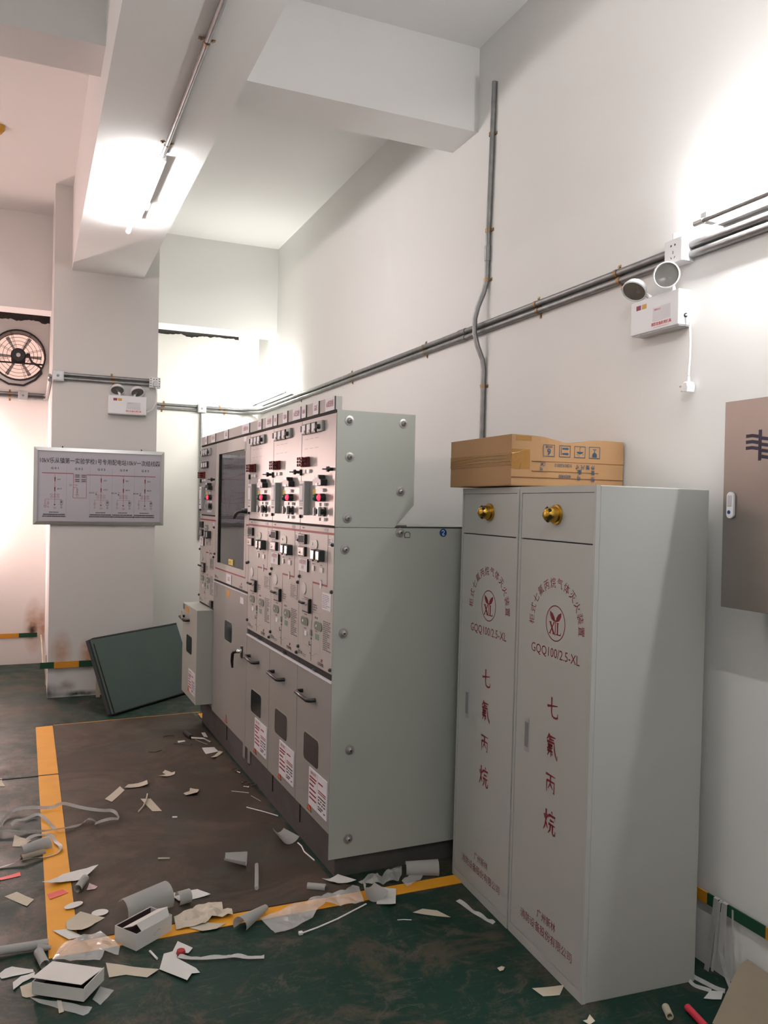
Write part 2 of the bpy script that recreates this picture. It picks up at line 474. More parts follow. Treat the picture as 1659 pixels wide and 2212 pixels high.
def wall_with_hole():
    FX, FZ, FR = -0.121, 2.955, 0.232
    mb = MB(); n = 32
    x0, x1, z0, z1 = XL, XW, 0.0, ZC
    for y in (YB + 0.012, YB + 0.2):
        pass
    # square patch around the fan hole, the rest in boxes
    s = 0.30
    ya, yb = YB + 0.012, YB + 0.2
    mb.box(x0, FX - s, ya, yb, z0, z1); mb.box(FX + s, x1, ya, yb, z0, z1)
    mb.box(FX - s, FX + s, ya, yb, z0, FZ - s); mb.box(FX - s, FX + s, ya, yb, FZ + s, z1)
    def patch(mb, ya, yb):
        inner = [(FX + FR * math.cos(2 * math.pi * k / n), FZ + FR * math.sin(2 * math.pi * k / n)) for k in range(n)]
        outer = []
        for k in range(n):
            t = 2 * math.pi * k / n; c, sn = math.cos(t), math.sin(t)
            q = s / max(abs(c), abs(sn)); outer.append((FX + q * c, FZ + q * sn))
        for k in range(n):
            j = (k + 1) % n
            a, b, c, d = inner[k], inner[j], outer[j], outer[k]
            mb.hexa([(a[0], ya, a[1]), (b[0], ya, b[1]), (c[0], ya, c[1]), (d[0], ya, d[1]), (a[0], yb, a[1]), (b[0], yb, b[1]), (c[0], yb, c[1]), (d[0], yb, d[1])])
    patch(mb, ya, yb)
    struct('wall_back', mb, 'rough_concrete')
    # plaster layer with ragged top
    pl = MB()
    yc, yd = YB, YB + 0.012
    pl.box(x0, FX - s, yc, yd, z0, 3.255); pl.box(FX + s, 2.0, yc, yd, z0, 3.27); pl.box(2.0, x1, yc, yd, z0, ZC)
    pl.box(FX - s, FX + s, yc, yd, z0, FZ - s)
    patch(pl, yc, yd)
    rnd = random.Random(3)
    for (a, b, zb) in ((-0.60, 0.152, 3.255), (0.17, 2.0, 3.27)):
        steps = int((b - a) / 0.018); pts = []
        for k in range(steps + 1):
            x = a + (b - a) * k / steps
            pts.append((x, zb + 0.024 + 0.022 * noise.noise((x * 9, 1.7, 0)) + 0.012 * rnd.random() + 0.012 * (1 - k / steps)))
        for k in range(steps):
            (xa, za), (xb, zb2) = pts[k], pts[k + 1]
            lo = 3.2552 if a < 0 else 3.2702
            pl.hexa([(xa, yc, lo), (xb, yc, lo), (xb, yd, lo), (xa, yd, lo), (xa, yc, za), (xb, yc, zb2), (xb, yd, zb2), (xa, yd, za)])
    struct('wall_back_plaster', pl, 'wall_niche')
wall_with_hole()
# lintel beams above the recess, column, beams
struct('lintel_beam', MB().box(0.965, XW, 7.97, 8.27, 3.26, ZC), 'wall_white')
struct('lintel_beam.001', MB().box(XL, 0.152, 7.95, 8.20, 3.26, ZC), 'wall_white')
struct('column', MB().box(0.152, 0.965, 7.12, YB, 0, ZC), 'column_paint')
struct('ceiling_beam', MB().box(0.284, 0.838, YN, 7.12, 3.43, ZC), 'ceiling_paint')
struct('ceiling_beam.001', MB().box(0.838, XW, 3.99, 4.285, 3.645, ZC), 'ceiling_paint')
struct('ceiling_beam.002', MB().box(XL, 0.284, 3.97, 4.265, 3.645, ZC), 'ceiling_paint')
struct('ceiling_beam.003', MB().box(0.838, XW, -0.4, -0.1, 3.645, ZC), 'ceiling_paint')

# painted floor joint, stripes and the mat
box('floor_joint', 'joint_dark', bpy.data.objects['floor'], -1.6, 0.185, 5.125, 5.14, -0.004, 0.0025)
def slab(name, m, pts, z0, z1, label, cat):
    return tag(MB().prism(pts, 'z', z0, z1).build(name, m), label, cat)
slab('rubber_mat', 'rubber_mat', [(0.187, 3.16), (1.30, 3.165), (1.215, 3.285), (1.200, 3.30), (1.150, 6.283), (0.176, 6.235)], 0.0, 0.004, 'dark brown rubber mat laid in front of the switchgear', 'mat')
slab('floor_stripe', 'stripe_yellow', [(0.085, 3.075), (0.185, 3.16), (0.172, 6.24), (0.062, 6.23)], 0.0, 0.002, 'long orange painted stripe along the outer side of the mat', 'floor marking')
slab('floor_stripe', 'stripe_yellow', [(0.085, 3.075), (1.73, 3.08), (1.73, 3.158), (0.185, 3.158)], 0.0, 0.002, 'orange painted stripe along the near end of the mat', 'floor marking')
slab('floor_stripe', 'stripe_yellow', [(0.178, 6.240), (1.21, 6.288), (1.21, 6.300), (0.178, 6.252)], 0.0, 0.002, 'thin yellow painted line along the far end of the mat', 'floor marking')
slab('floor_stripe', 'stripe_yellow', [(1.185, 6.10), (1.235, 6.10), (1.235, 6.24), (1.185, 6.24)], 0.0042, 0.0055, 'short yellow paint patch under the switchgear corner', 'floor marking')
# ------------------------------------------------------------------ switchgear
ANG = 0.0185
GX, GY = 1.19, 3.30
def gear_pt(lx, s, z=0.0):
    return (GX + math.cos(ANG) * lx - math.sin(ANG) * s, GY + math.sin(ANG) * lx + math.cos(ANG) * s, z)

def plinth():
    t = thing('switchgear_plinth', 'dark steel channel plinth carrying the row of switchgear units', 'plinth', (GX, GY, 0), (0, 0, ANG))
    mb = MB().box(0.035, 0.055, 0.04, 2.72, 0, 0.086); mb.build('front_channel', 'plinth_steel', t)
    box('side_channel', 'plinth_steel', t, 0.035, 0.80, 0.02, 0.04, 0, 0.086)
    box('back_channel', 'plinth_steel', t, 0.78, 0.80, 0.04, 2.72, 0, 0.086)
    box('upper_skirt', 'plinth_steel', t, 0.02, 0.0345, 0.004, 2.72, 0.0865, 0.196)
    for s in (0.44, 0.89, 1.36, 1.90):
        box('joint_strap', 'joint_dark', t, 0.016, 0.0195, s, s + 0.007, 0.088, 0.194)
    for s in (1.33, 1.44):
        box('fixing_plate', 'plate_steel', t, 0.0135, 0.0195, s, s + 0.05, 0.10, 0.185)
plinth()

def side_bolt(parent, lx, z, big=1.0):
    b = MB().lathe([(0.0, 0.0155), (0.006, 0.0150), (0.0105, 0.011), (0.0120, 0.006), (0.0125, 0.003), (0.021, 0.002), (0.0215, 0.0), ], (lx, -0.001, z), (0, -1, 0), 16)
    o = b.build('bolt', 'plate_steel', parent, smooth=True)
    MB().lathe([(0.0, 0.0165), (0.0042, 0.0162), (0.0044, 0.0150)], (lx, -0.001, z), (0, -1, 0), 8).build('socket_head', 'dark_edge', o)

def screw(parent, s, z):
    MB().lathe([(0.0, 0.012), (0.006, 0.010), (0.008, 0.005), (0.008, 0.0)], (-0.004, s, z), (-1, 0, 0), 10).build('screw', 'dark_edge', parent, smooth=True)

def plate(name, m, parent, s0, s1, z0, z1, p=0.003, base=-0.004, bevel=0.0):
    return box(name, m, parent, base - p, base, s0, s1, z0, z1, bevel)

def text_rows(parent, s_left, s_right, z_top, z_bot, rows, m='print_grey', d=-0.0046, seed=1, hh=0.55):
    """a block of print too small to read: one flat bar for each line"""
    rnd = random.Random(seed)
    f = Flat(FRONT, (d, 0, 0))
    dz = (z_top - z_bot) / rows
    for k in range(rows):
        L = (s_left - s_right) * (0.55 + 0.45 * rnd.random())
        z = z_top - dz * (k + 0.5)
        x = -s_left
        end = -s_left + L
        while x < end - 0.004:
            w = min(0.006 + 0.02 * rnd.random(), end - x)
            f.rect(x, x + w, z - dz * hh / 2, z + dz * hh / 2)
            x += w + 0.003
    return f.build('fine_print', m, parent)

def lower_window(parent, s0, s1, z0, z1):
    fr = MB().prism(rounded(s0 - 0.004, s1 + 0.004, z0 - 0.004, z1 + 0.004, 0.026), 'x', -0.0052, -0.0035).build('window_trim', 'gear_grey', parent)
    MB().prism(rounded(s0, s1, z0, z1, 0.022), 'x', -0.0062, -0.0053).build('inspection_window', 'dark_window', parent)

def pull_handle(parent, s_c, z):
    h = 0.088
    path = [(-0.004, s_c - h, z - 0.003), (-0.03, s_c - h, z - 0.003), (-0.041, s_c - h + 0.012, z - 0.003), (-0.041, s_c + h - 0.012, z + 0.003), (-0.03, s_c + h, z + 0.003), (-0.004, s_c + h, z + 0.003)]
    return MB().tube(path, 0.0095, 10).build('handle', 'black_plastic', parent, smooth=True)

def warning_triangle(parent, s_c, z0, z1, w):
    MB().prism([(s_c - w / 2, z0), (s_c + w / 2, z0), (s_c, z1)], 'x', -0.0052, -0.0041).build('warning_triangle', 'print_black', parent)
    MB().prism([(s_c - w / 2 + 0.007, z0 + 0.004), (s_c + w / 2 - 0.007, z0 + 0.004), (s_c, z1 - 0.008)], 'x', -0.0060, -0.0053).build('triangle_face', 'orange_warn', parent)

def instruction_sign(parent, s0, s1, z0, z1):
    sg = plate('instruction_sign', 'label_white', parent, s0, s1, z0, z1, 0.004)
    mid = (s0 + s1) / 2; d = -0.0086
    f = Flat(FRONT, (d, 0, 0)); f.rect(-mid - 0.0008, -mid + 0.0008, z0, z1); f.build('divider', 'print_grey', sg)
    W = s1 - s0; H = z1 - z0
    f = Flat(FRONT, (d, 0, 0))
    def row(a0, a1, zc, h):
        f.rect(-s1 + W * a0, -s1 + W * a1, z0 + H * (zc - h / 2), z0 + H * (zc + h / 2))
    for zc, L in ((0.78, 0.44), (0.70, 0.40), (0.58, 0.30), (0.46, 0.42), (0.34, 0.44), (0.22, 0.45)):
        row(0.05, L, zc, 0.045)
    row(0.55, 0.80, 0.80, 0.04); row(0.55, 0.96, 0.60, 0.028); row(0.55, 0.96, 0.545, 0.028)
    f.build('red_print', 'mimic_red', sg)
    f = Flat(FRONT, (d, 0, 0))
    for zc, cuts in ((0.44, ((0.55, 0.96),)), (0.36, ((0.55, 0.63), (0.68, 0.75), (0.80, 0.95))), (0.28, ((0.55, 0.70), (0.74, 0.82), (0.85, 0.95))), (0.18, ((0.55, 0.62), (0.64, 0.82))), (0.12, ((0.55, 0.75), (0.86, 0.94)))):
        for a, b in cuts: row(a, b, zc, 0.035)
    f.build('black_print', 'print_black', sg)
    text('sign_title', '操作说明', 0.018, FRONT, (d, s0 + W * 0.74, z0 + H * 0.90), 'mimic_red', sg)
    return sg

def header(parent, w, labels):
    h = box('header_panel', 'header_grey', parent, -0.008, 0.02, 0.001, w - 0.001, 1.9985, 2.056)
    box('header_seam', 'black_gap', parent, -0.004, 0.02, 0.001, w - 0.001, 1.988, 1.9984)
    for (a, b, body, size, sx) in labels:
        lb = box('name_label', 'label_white', h, -0.010, -0.0081, a, b, 1.9995, 2.0555)
        text('label_text', body, size, FRONT, (-0.0106, (a + b) / 2, 2.0275), 'print_red', lb, sx=sx)
        box('label_edge', 'dark_edge', h, -0.0115, -0.0081, a - 0.007, a - 0.0005, 1.9985, 2.056)

def upper_instruments(door, meters2=False, w=0.455, red_on=True):
    """instrument door furniture; all are children of the door"""
    for k, s in enumerate((0.368, 0.300, 0.232)):
        m_ = box('meter', 'black_plastic', door, -0.017, -0.004, s, s + 0.058, 1.918, 1.966, 0.002)
        if meters2:
            box('meter', 'black_plastic', door, -0.017, -0.004, s, s + 0.058, 1.832, 1.878, 0.002)
            box('meter_face', 'label_white', door, -0.0178, -0.0171, s + 0.010, s + 0.050, 1.840, 1.871)
        box('meter_face', 'label_white', door, -0.0178, -0.0171, s + 0.008, s + 0.052, 1.925, 1.961)
        MB().box(-0.0185, -0.0179, s + 0.006, s + 0.018, 1.925, 1.936).build('meter_cap', 'black_plastic', door)
    sel = box('selector_plate', 'grey_plastic', door, -0.016, -0.004, 0.150, 0.216, 1.919, 1.967, 0.002)
    MB().lathe([(0.0, 0.014), (0.010, 0.014), (0.012, 0.0)], (-0.016, 0.183, 1.940), (-1, 0, 0), 12).build('selector_knob', 'dark_edge', door, smooth=True)
    f = Flat(FRONT, (-0.0045, 0, 0))
    for k in range(3):
        for z in (1.895, 1.851):
            f = Flat(FRONT, (-0.0045, 0, 0)); f.rect(-0.41 + 0.07 * k, -0.36 + 0.07 * k, z, z + 0.0016); f.build('scribed_line', 'print_grey', door)
    for z0 in (1.934, 1.730, 1.530):
        box('hinge', 'black_plastic', door, -0.014, -0.004, w - 0.012, w - 0.001, z0, z0 + 0.028)
    zt = 1.768 if not meters2 else 1.762
    tb = box('test_terminal_block', 'terminal_red', door, -0.016, -0.004, 0.335, 0.425, zt, zt + 0.046, 0.002)
    for i in range(3):
        for j in range(3):
            MB().lathe([(0.0, 0.026), (0.0062, 0.026), (0.0068, 0.018), (0.0045, 0.017), (0.0045, 0.009), (0.0072, 0.008), (0.0072, 0.0)],
                       (-0.016, 0.350 + 0.030 * i, zt + 0.008 + 0.015 * j), (-1, 0, 0), 8).build('terminal_knob', 'terminal_red', tb, smooth=True)
    for a in ((0.375, 0.41), (0.318, 0.353)):
        box('label_block', 'white_plastic', door, -0.013, -0.004, a[0], a[1], 1.739, 1.755)
    k = MB().lathe([(0.0, 0.03), (0.011, 0.028), (0.0125, 0.018), (0.007, 0.012), (0.007, 0.0)], (-0.004, 0.035, 1.747), (-1, 0, 0), 14).build('key_lock', 'black_plastic', door, smooth=True)
    box('key_blade', 'black_plastic', k, -0.052, -0.032, 0.032, 0.038, 1.744, 1.749)
    # relay
    rl = box('protection_relay', 'lamp_housing', door, -0.031, -0.004, 0.335, 0.400, 1.545, 1.702, 0.002)
    box('relay_side', 'grey_plastic', door, -0.030, -0.004, 0.329, 0.3345, 1.546, 1.701)
    plate('relay_bezel', 'paper_violet', rl, 0.342, 0.393, 1.606, 1.690, 0.001, -0.0312)
    plate('relay_screen', 'label_white', rl, 0.347, 0.389, 1.614, 1.680, 0.0008, -0.0323)
    f = Flat(FRONT, (-0.0322, 0, 0))
    for i in range(4):
        for j in range(2):
            f.rect(-0.390 + i * 0.013, -0.383 + i * 0.013, 1.589 + j * 0.008, 1.5925 + j * 0.008)
    f.rect(-0.390, -0.345, 1.572, 1.580)
    f.build('relay_keys', 'print_grey', rl)
    # control switch: house-shaped black body
    cs = MB().prism([(0.100, 1.678), (0.205, 1.678), (0.205, 1.704), (0.180, 1.710), (0.178, 1.725), (0.128, 1.725), (0.126, 1.710), (0.100, 1.704)], 'x', -0.034, -0.004).build('control_switch', 'black_plastic', door, bevel=0.002)
    box('switch_label', 'white_plastic', cs, -0.0355, -0.0341, 0.136, 0.172, 1.713, 1.7245)
    box('switch_label', 'white_plastic', cs, -0.0355, -0.0341, 0.136, 0.172, 1.6785, 1.6895)
    box('label_block', 'white_plastic', door, -0.014, -0.004, 0.128, 0.160, 1.651, 1.666)
    for s, m_, nm in ((0.190, 'lamp_green', 'green_lamp'), (0.130, 'lamp_red' if red_on else 'terminal_red', 'red_lamp')):
        c = MB().lathe([(0.0175, 0.0), (0.0175, 0.022), (0.014, 0.024)], (-0.004, s, 1.626), (-1, 0, 0), 16).build('lamp_collar', 'black_plastic', door, smooth=True)
        MB().lathe([(0.0140, 0.022), (0.0138, 0.030), (0.009, 0.034), (0.0, 0.035)], (-0.004, s, 1.626), (-1, 0, 0), 16).build(nm, m_, c, smooth=True)
    for s0 in (0.166, 0.106):
        box('label_block', 'white_plastic', door, -0.014, -0.004, s0, s0 + 0.034, 1.589, 1.603)
        box('label_block', 'white_plastic', door, -0.014, -0.004, s0, s0 + 0.034, 1.524, 1.538)
    for s0 in (0.184, 0.124):
        kn = MB().lathe([(0.021, 0.0), (0.021, 0.006), (0.012, 0.008), (0.012, 0.022), (0.0, 0.023)], (-0.004, s0, 1.564), (-1, 0, 0), 14).build('rotary_switch', 'black_plastic', door, smooth=True)
        MB().box(-0.036, -0.024, s0 - 0.004, s0 + 0.004, 1.546, 1.582).build('knob_grip', 'steel_box', kn)
    box('sticker', 'sticker_yellow', door, -0.0048, -0.0041, 0.245, 0.285, 1.640, 1.664)

def disc(parent, s, z, m='disc_green'):
    d = MB().prism(rounded(s - 0.048, s + 0.048, z - 0.019, z + 0.019, 0.018), 'x', -0.0075, -0.004).build('lock_disc', m, parent)
    MB().lathe([(0.0, 0.002), (0.006, 0.0018), (0.006, 0.0)], (-0.0075, s + 0.018, z), (-1, 0, 0), 8).build('disc_pin', 'label_white', parent)

def mid_feeder(p, w, nameplate, info_pink=False, small=False):
    """mimic panel furniture"""
    f = Flat(FRONT, (-0.0047, 0, 0))
    f.rect(-w + 0.001, -0.001, 1.466, 1.476)
    f.rect(-0.0775, -0.0735, 1.245, 1.466)
    f.rect(-0.258, -0.0735, 1.240, 1.248)
    f.rect(-0.262, -0.258, 1.07, 1.248)
    f.build('mimic_line', 'mimic_red', p)
    f = Flat(FRONT, (-0.0047, 0, 0))
    f.rect(-0.268, -0.2635, 0.885, 1.07); f.rect(-0.29, -0.264, 0.955, 0.959)
    f.rect(-0.275, -0.256, 0.985, 0.992); f.rect(-0.3, -0.29, 0.952, 0.972); f.rect(-0.285, -0.272, 0.918, 0.922)
    f.poly([(-0.27, 0.897), (-0.262, 0.897), (-0.266, 0.884)])
    f.build('mimic_line_black', 'print_black', p)
    for z0, nm in ((1.411, 'indicator'), (1.353, 'indicator')):
        i_ = box(nm, 'black_plastic', p, -0.018, -0.004, 0.352, 0.443, z0, z0 + 0.045, 0.002)
        plate('indicator_face', 'dark_edge' if z0 > 1.4 else 'plate_steel', p, 0.362, 0.436, z0 + 0.006, z0 + 0.039, 0.001, -0.0181)
    MB().lathe([(0.0, 0.006), (0.008, 0.004), (0.009, 0.0)], (-0.0185, 0.415, 1.374), (-1, 0, 0), 8).build('key_slot', 'chrome', p, smooth=True)
    if nameplate:
        n_ = box('name_plate', 'label_white', p, -0.012, -0.004, 0.325, 0.444, 1.284, 1.344)
        box('plate_edge', 'black_gap', n_, -0.0118, -0.004, 0.318, 0.3247, 1.284, 1.344)
        text('plate_text', nameplate, 0.024, FRONT, (-0.0126, 0.385, 1.326), 'print_red', n_)
        text('plate_text', '运行', 0.018, FRONT, (-0.0126, 0.385, 1.302), 'mimic_red', n_)
    disc(p, 0.25, 1.417); disc(p, 0.362, 1.055); disc(p, 0.175, 1.056)
    for s0, s1 in ((0.178, 0.226), (0.112, 0.160)):
        l_ = box('latch', 'dark_edge', p, -0.030, -0.004, s0, s1, 1.346, 1.396, 0.003)
        box('latch_face', 'chrome', l_, -0.0325, -0.0301, s0 + 0.006, s1 - 0.006, 1.354, 1.390)
        box('latch_foot', 'black_plastic', l_, -0.038, -0.0301, s0, s1, 1.344, 1.352)
    box('clear_label', 'label_white', p, -0.0048, -0.0041, 0.026, 0.070, 1.414, 1.454)
    text_rows(p, 0.067, 0.030, 1.45, 1.418, 5, d=-0.0052, seed=4)
    for s0, s1 in ((0.237, 0.262), (0.125, 0.162)):
        box('small_indicator', 'steel_box', p, -0.009, -0.004, s0, s1, 1.297, 1.319)
    text_rows(p, 0.27, 0.235, 1.332, 1.324, 1, seed=2); text_rows(p, 0.165, 0.125, 1.332, 1.324, 1, seed=3); text_rows(p, 0.16, 0.12, 1.266, 1.258, 1, seed=9)
    MB().prism([(0.378 + 0.030 * math.cos(k * math.pi / 8), 1.205 + 0.028 * math.sin(k * math.pi / 8)) for k in range(16)], 'x', -0.0075, -0.004).build('oval_cover', 'steel_box', p)
    box('symbol_cover', 'label_white', p, -0.0085, -0.004, 0.143, 0.158, 1.228, 1.260)
    sq = box('rotary_panel', 'black_plastic', p, -0.018, -0.004, 0.275, 0.366, 1.100, 1.166, 0.002)
    plate('rotary_face', 'plate_steel', sq, 0.283, 0.360, 1.107, 1.160, 0.001, -0.0181)
    MB().tube([(-0.019, 0.316, 1.143), (-0.034, 0.318, 1.145), (-0.042, 0.338, 1.149)], 0.006, 8).build('rotary_lever', 'black_plastic', sq, smooth=True)
    MB().lathe([(0.0, 0.008), (0.008, 0.007), (0.009, 0.0)], (-0.0192, 0.305, 1.142), (-1, 0, 0), 10).build('rotary_lock', 'chrome', sq, smooth=True)
    box('data_plate', 'label_white' if info_pink else 'plate_steel', p, -0.006, -0.004, 0.023, 0.128, 1.139, 1.213)
    text_rows(p, 0.122, 0.028, 1.206, 1.146, 8, m='print_grey' if info_pink else 'dark_edge', d=-0.0066, seed=5, hh=0.3)
    box('green_square', 'square_green', p, -0.0052, -0.004, 0.168, 0.214, 0.994, 1.019)
    text_rows(p, 0.114, 0.012, 1.092, 0.962, 15, seed=6, hh=0.55, m='print_grey')
    text_rows(p, 0.25, 0.175, 1.150, 1.118, 3, seed=7); text_rows(p, 0.215, 0.165, 1.034, 1.026, 1, seed=8); text_rows(p, 0.37, 0.33, 1.028, 1.018, 1, seed=10)
    text_rows(p, 0.37, 0.32, 1.092, 1.082, 1, seed=11); text_rows(p, 0.225, 0.165, 1.098, 1.082, 1, seed=12)
    box('small_indicator', 'label_white', p, -0.009, -0.004, 0.322, 0.352, 0.992, 1.012)
    box('symbol_cover', 'disc_green', p, -0.0085, -0.004, 0.258, 0.276, 1.002, 1.028)
    for pts in ([(-0.43, 1.128), (-0.35, 1.128)], [(-0.40, 1.12), (-0.37, 0.95), (-0.29, 0.945)], [(-0.26, 1.112), (-0.15, 1.112), (-0.15, 0.93), (-0.21, 0.93), (-0.235, 0.915), (-0.262, 0.915)]):
        f = Flat(FRONT, (-0.0045, 0, 0)); f.stroke(pts, 0.0012); f.build('scribed_line', 'print_grey', p)
    brands(p, 0.15, 0.45)
    for s, z in ((w - 0.012, 1.43), (0.013, 1.425), (w - 0.012, 1.255), (0.012, 1.225), (w - 0.012, 0.925), (0.012, 0.893)):
        screw(p, s, z)
    text_rows(p, 0.42, 0.37, 1.492, 1.480, 1, seed=13); box('small_label', 'paper_violet', p, -0.0048, -0.0041, 0.075, 0.125, 1.479, 1.492)

def brands(p, s_cooper, s_eaton, z=0.893, zd=0.912):
    text('brand_lettering', 'COOPER', 0.019, FRONT, (-0.0047, s_cooper - 0.012, z), 'print_black', p, thick=0.0006)
    f = Flat(FRONT, (-0.0047, 0, 0)); c = -(s_cooper - 0.026)
    f.poly([(c - 0.012, zd - 0.007), (c + 0.006, zd - 0.007), (c + 0.012, zd + 0.007), (c - 0.006, zd + 0.007)])
    f.build('brand_diamond', 'mimic_red', p)
    text('brand_lettering', 'E:T·N', 0.024, FRONT, (-0.0047, s_eaton - 0.032, z + 0.008), 'print_black', p, thick=0.0006)
    text_rows(p, s_eaton - 0.068, s_eaton - 0.125, z + 0.012, z - 0.004, 2, seed=17, hh=0.4)

def unit(name, label, s0, w, cat='switchgear'):
    return thing(name, label, cat, gear_pt(0, s0), (0, 0, ANG), 'switchgear row')

def unit_body(t, w, end=False, deep=0.80):
    a = 0.0025
    MB().prism([(0.036, 0.0867), (deep, 0.0867), (deep, 1.4995), (0.012, 1.4995), (0.012, 0.1975), (0.036, 0.1975)], 'y', a if not end else 0.004, w - a).build('lower_housing', 'gear_grey', t)
    up = [(0.012, 1.5005), (0.275, 1.5005), (0.365, 1.600), (0.365, 1.9975), (0.012, 1.9975)]
    MB().prism(up, 'y', a if not end else 0.004, w - a).build('instrument_housing', 'gear_grey', t)

def lower_door(t, w):
    d = box('lower_door', 'gear_door', t, -0.004, 0.0115, 0.002, w - 0.002, 0.197, 0.836, 0.0015)
    box('door_lip', 'label_white', t, -0.008, 0.0115, 0.002, w - 0.002, 0.8365, 0.8435)
    box('ledge_slot', 'black_gap', t, 0.004, 0.0118, 0.002, w - 0.002, 0.844, 0.874)
    MB().lathe([(0.0, 0.008), (0.014, 0.008), (0.016, 0.0)], (0.004, w * 0.5, 0.852), (0, 0, 1), 10).build('ledge_bolt', 'dark_edge', t, smooth=True)
    lower_window(d, 0.14 * w / 0.455, 0.34 * w / 0.455, 0.428, 0.552)
    pull_handle(d, 0.285 * w / 0.455, 0.727)
    instruction_sign(d, 0.022, 0.252, 0.245, 0.412)
    warning_triangle(d, 0.248, 0.214, 0.258, 0.062)
    return d

def feeder(name, label, s0, w, hdr, nameplate, info_pink, end=False):
    t = unit(name, label, s0, w)
    unit_body(t, w, end)
    header(t, w, hdr)
    d = box('instrument_door', 'gear_front', t, -0.004, 0.0115, 0.002, w - 0.0025, 1.506, 1.9865, 0.0015)
    upper_instruments(d, w=w)
    box('door_seam', 'black_gap', t, 0.002, 0.0118, 0.001, w - 0.001, 1.497, 1.5058)
    p = box('mimic_panel', 'gear_mid', t, -0.004, 0.0115, 0.002, w - 0.002, 0.8745, 1.4965, 0.0015)
    mid_feeder(p, w, nameplate, info_pink)
    lower_door(t, w)
    return t

g5 = feeder('switchgear_unit', 'grey switchgear unit with header G05 and a painted end panel studded with bolts', 0.0, 0.455,
            [(0.010, 0.128, '#2配变柜', 0.030, 0.72), (0.212, 0.290, 'G05', 0.034, 0.8), (0.385, 0.453, '10kV', 0.030, 0.72)], '#2配变柜', True, end=True)
# end panel with bolts
ep = MB().prism([(-0.002, 0.0866), (0.80, 0.0866), (0.80, 1.499), (-0.002, 1.499)], 'y', -0.001, 0.0035).build('end_panel', 'gear_grey', g5, bevel=0.0012)
MB().prism([(-0.002, 1.5008), (0.276, 1.5008), (0.367, 1.601), (0.367, 1.9985), (-0.002, 1.9985)], 'y', -0.001, 0.0035).build('upper_end_panel', 'gear_grey', g5, bevel=0.0012)
for lx, z in ((0.054, 1.955), (0.308, 1.957), (0.058, 1.800), (0.300, 1.660), (0.052, 1.540), (0.045, 1.407), (0.302, 1.480), (0.045, 1.050), (0.085, 0.548), (0.085, 0.166)):
    side_bolt(g5, lx, z)
st = MB().lathe([(0.0, 0.0012), (0.018, 0.0012), (0.018, 0.0)], (0.516, -0.001, 1.480), (0, -1, 0), 20).build('round_sticker', 'sticker_blue', g5)
f = Flat(FACE_Y, (0.516, -0.0026, 1.480)); f.stroke([(-0.008, 0.007), (0.0, 0.011), (0.006, 0.006), (0.003, -0.001), (-0.004, -0.006), (-0.001, -0.011), (0.007, -0.009)], 0.004); f.build('sticker_mark', 'label_white', st)
f = Flat(FACE_Y, (0.338, -0.0017, 1.458)); f.stroke([(-0.013, 0.0), (-0.013, 0.017), (-0.006, 0.024), (0.006, 0.024), (0.013, 0.017), (0.013, 0.0), (-0.013, 0.0)], 0.0035); f.build('knockout_outline', 'dark_edge', g5)
box('joint_filler', 'dark_edge', g5, 0.28, 0.80, -0.0005, 0.012, 1.4998, 1.506)
box('lug', 'galvanised', g5, 0.285, 0.335, 0.002, 0.020, 1.5062, 1.512)

feeder('switchgear_unit', 'grey switchgear unit with header G04 between units G03 and G05', 0.455, 0.460,
       [(0.008, 0.132, '#1配变柜', 0.030, 0.72), (0.215, 0.292, 'G04', 0.034, 0.8), (0.388, 0.457, '10kV', 0.030, 0.72)], '#1配变柜', False)
feeder('switchgear_unit', 'grey switchgear unit with header G03 beside the unit with a glazed door', 0.915, 0.465,
       [(0.008, 0.135, '出线柜', 0.034, 0.8), (0.218, 0.30, 'G03', 0.034, 0.8)], None, False)

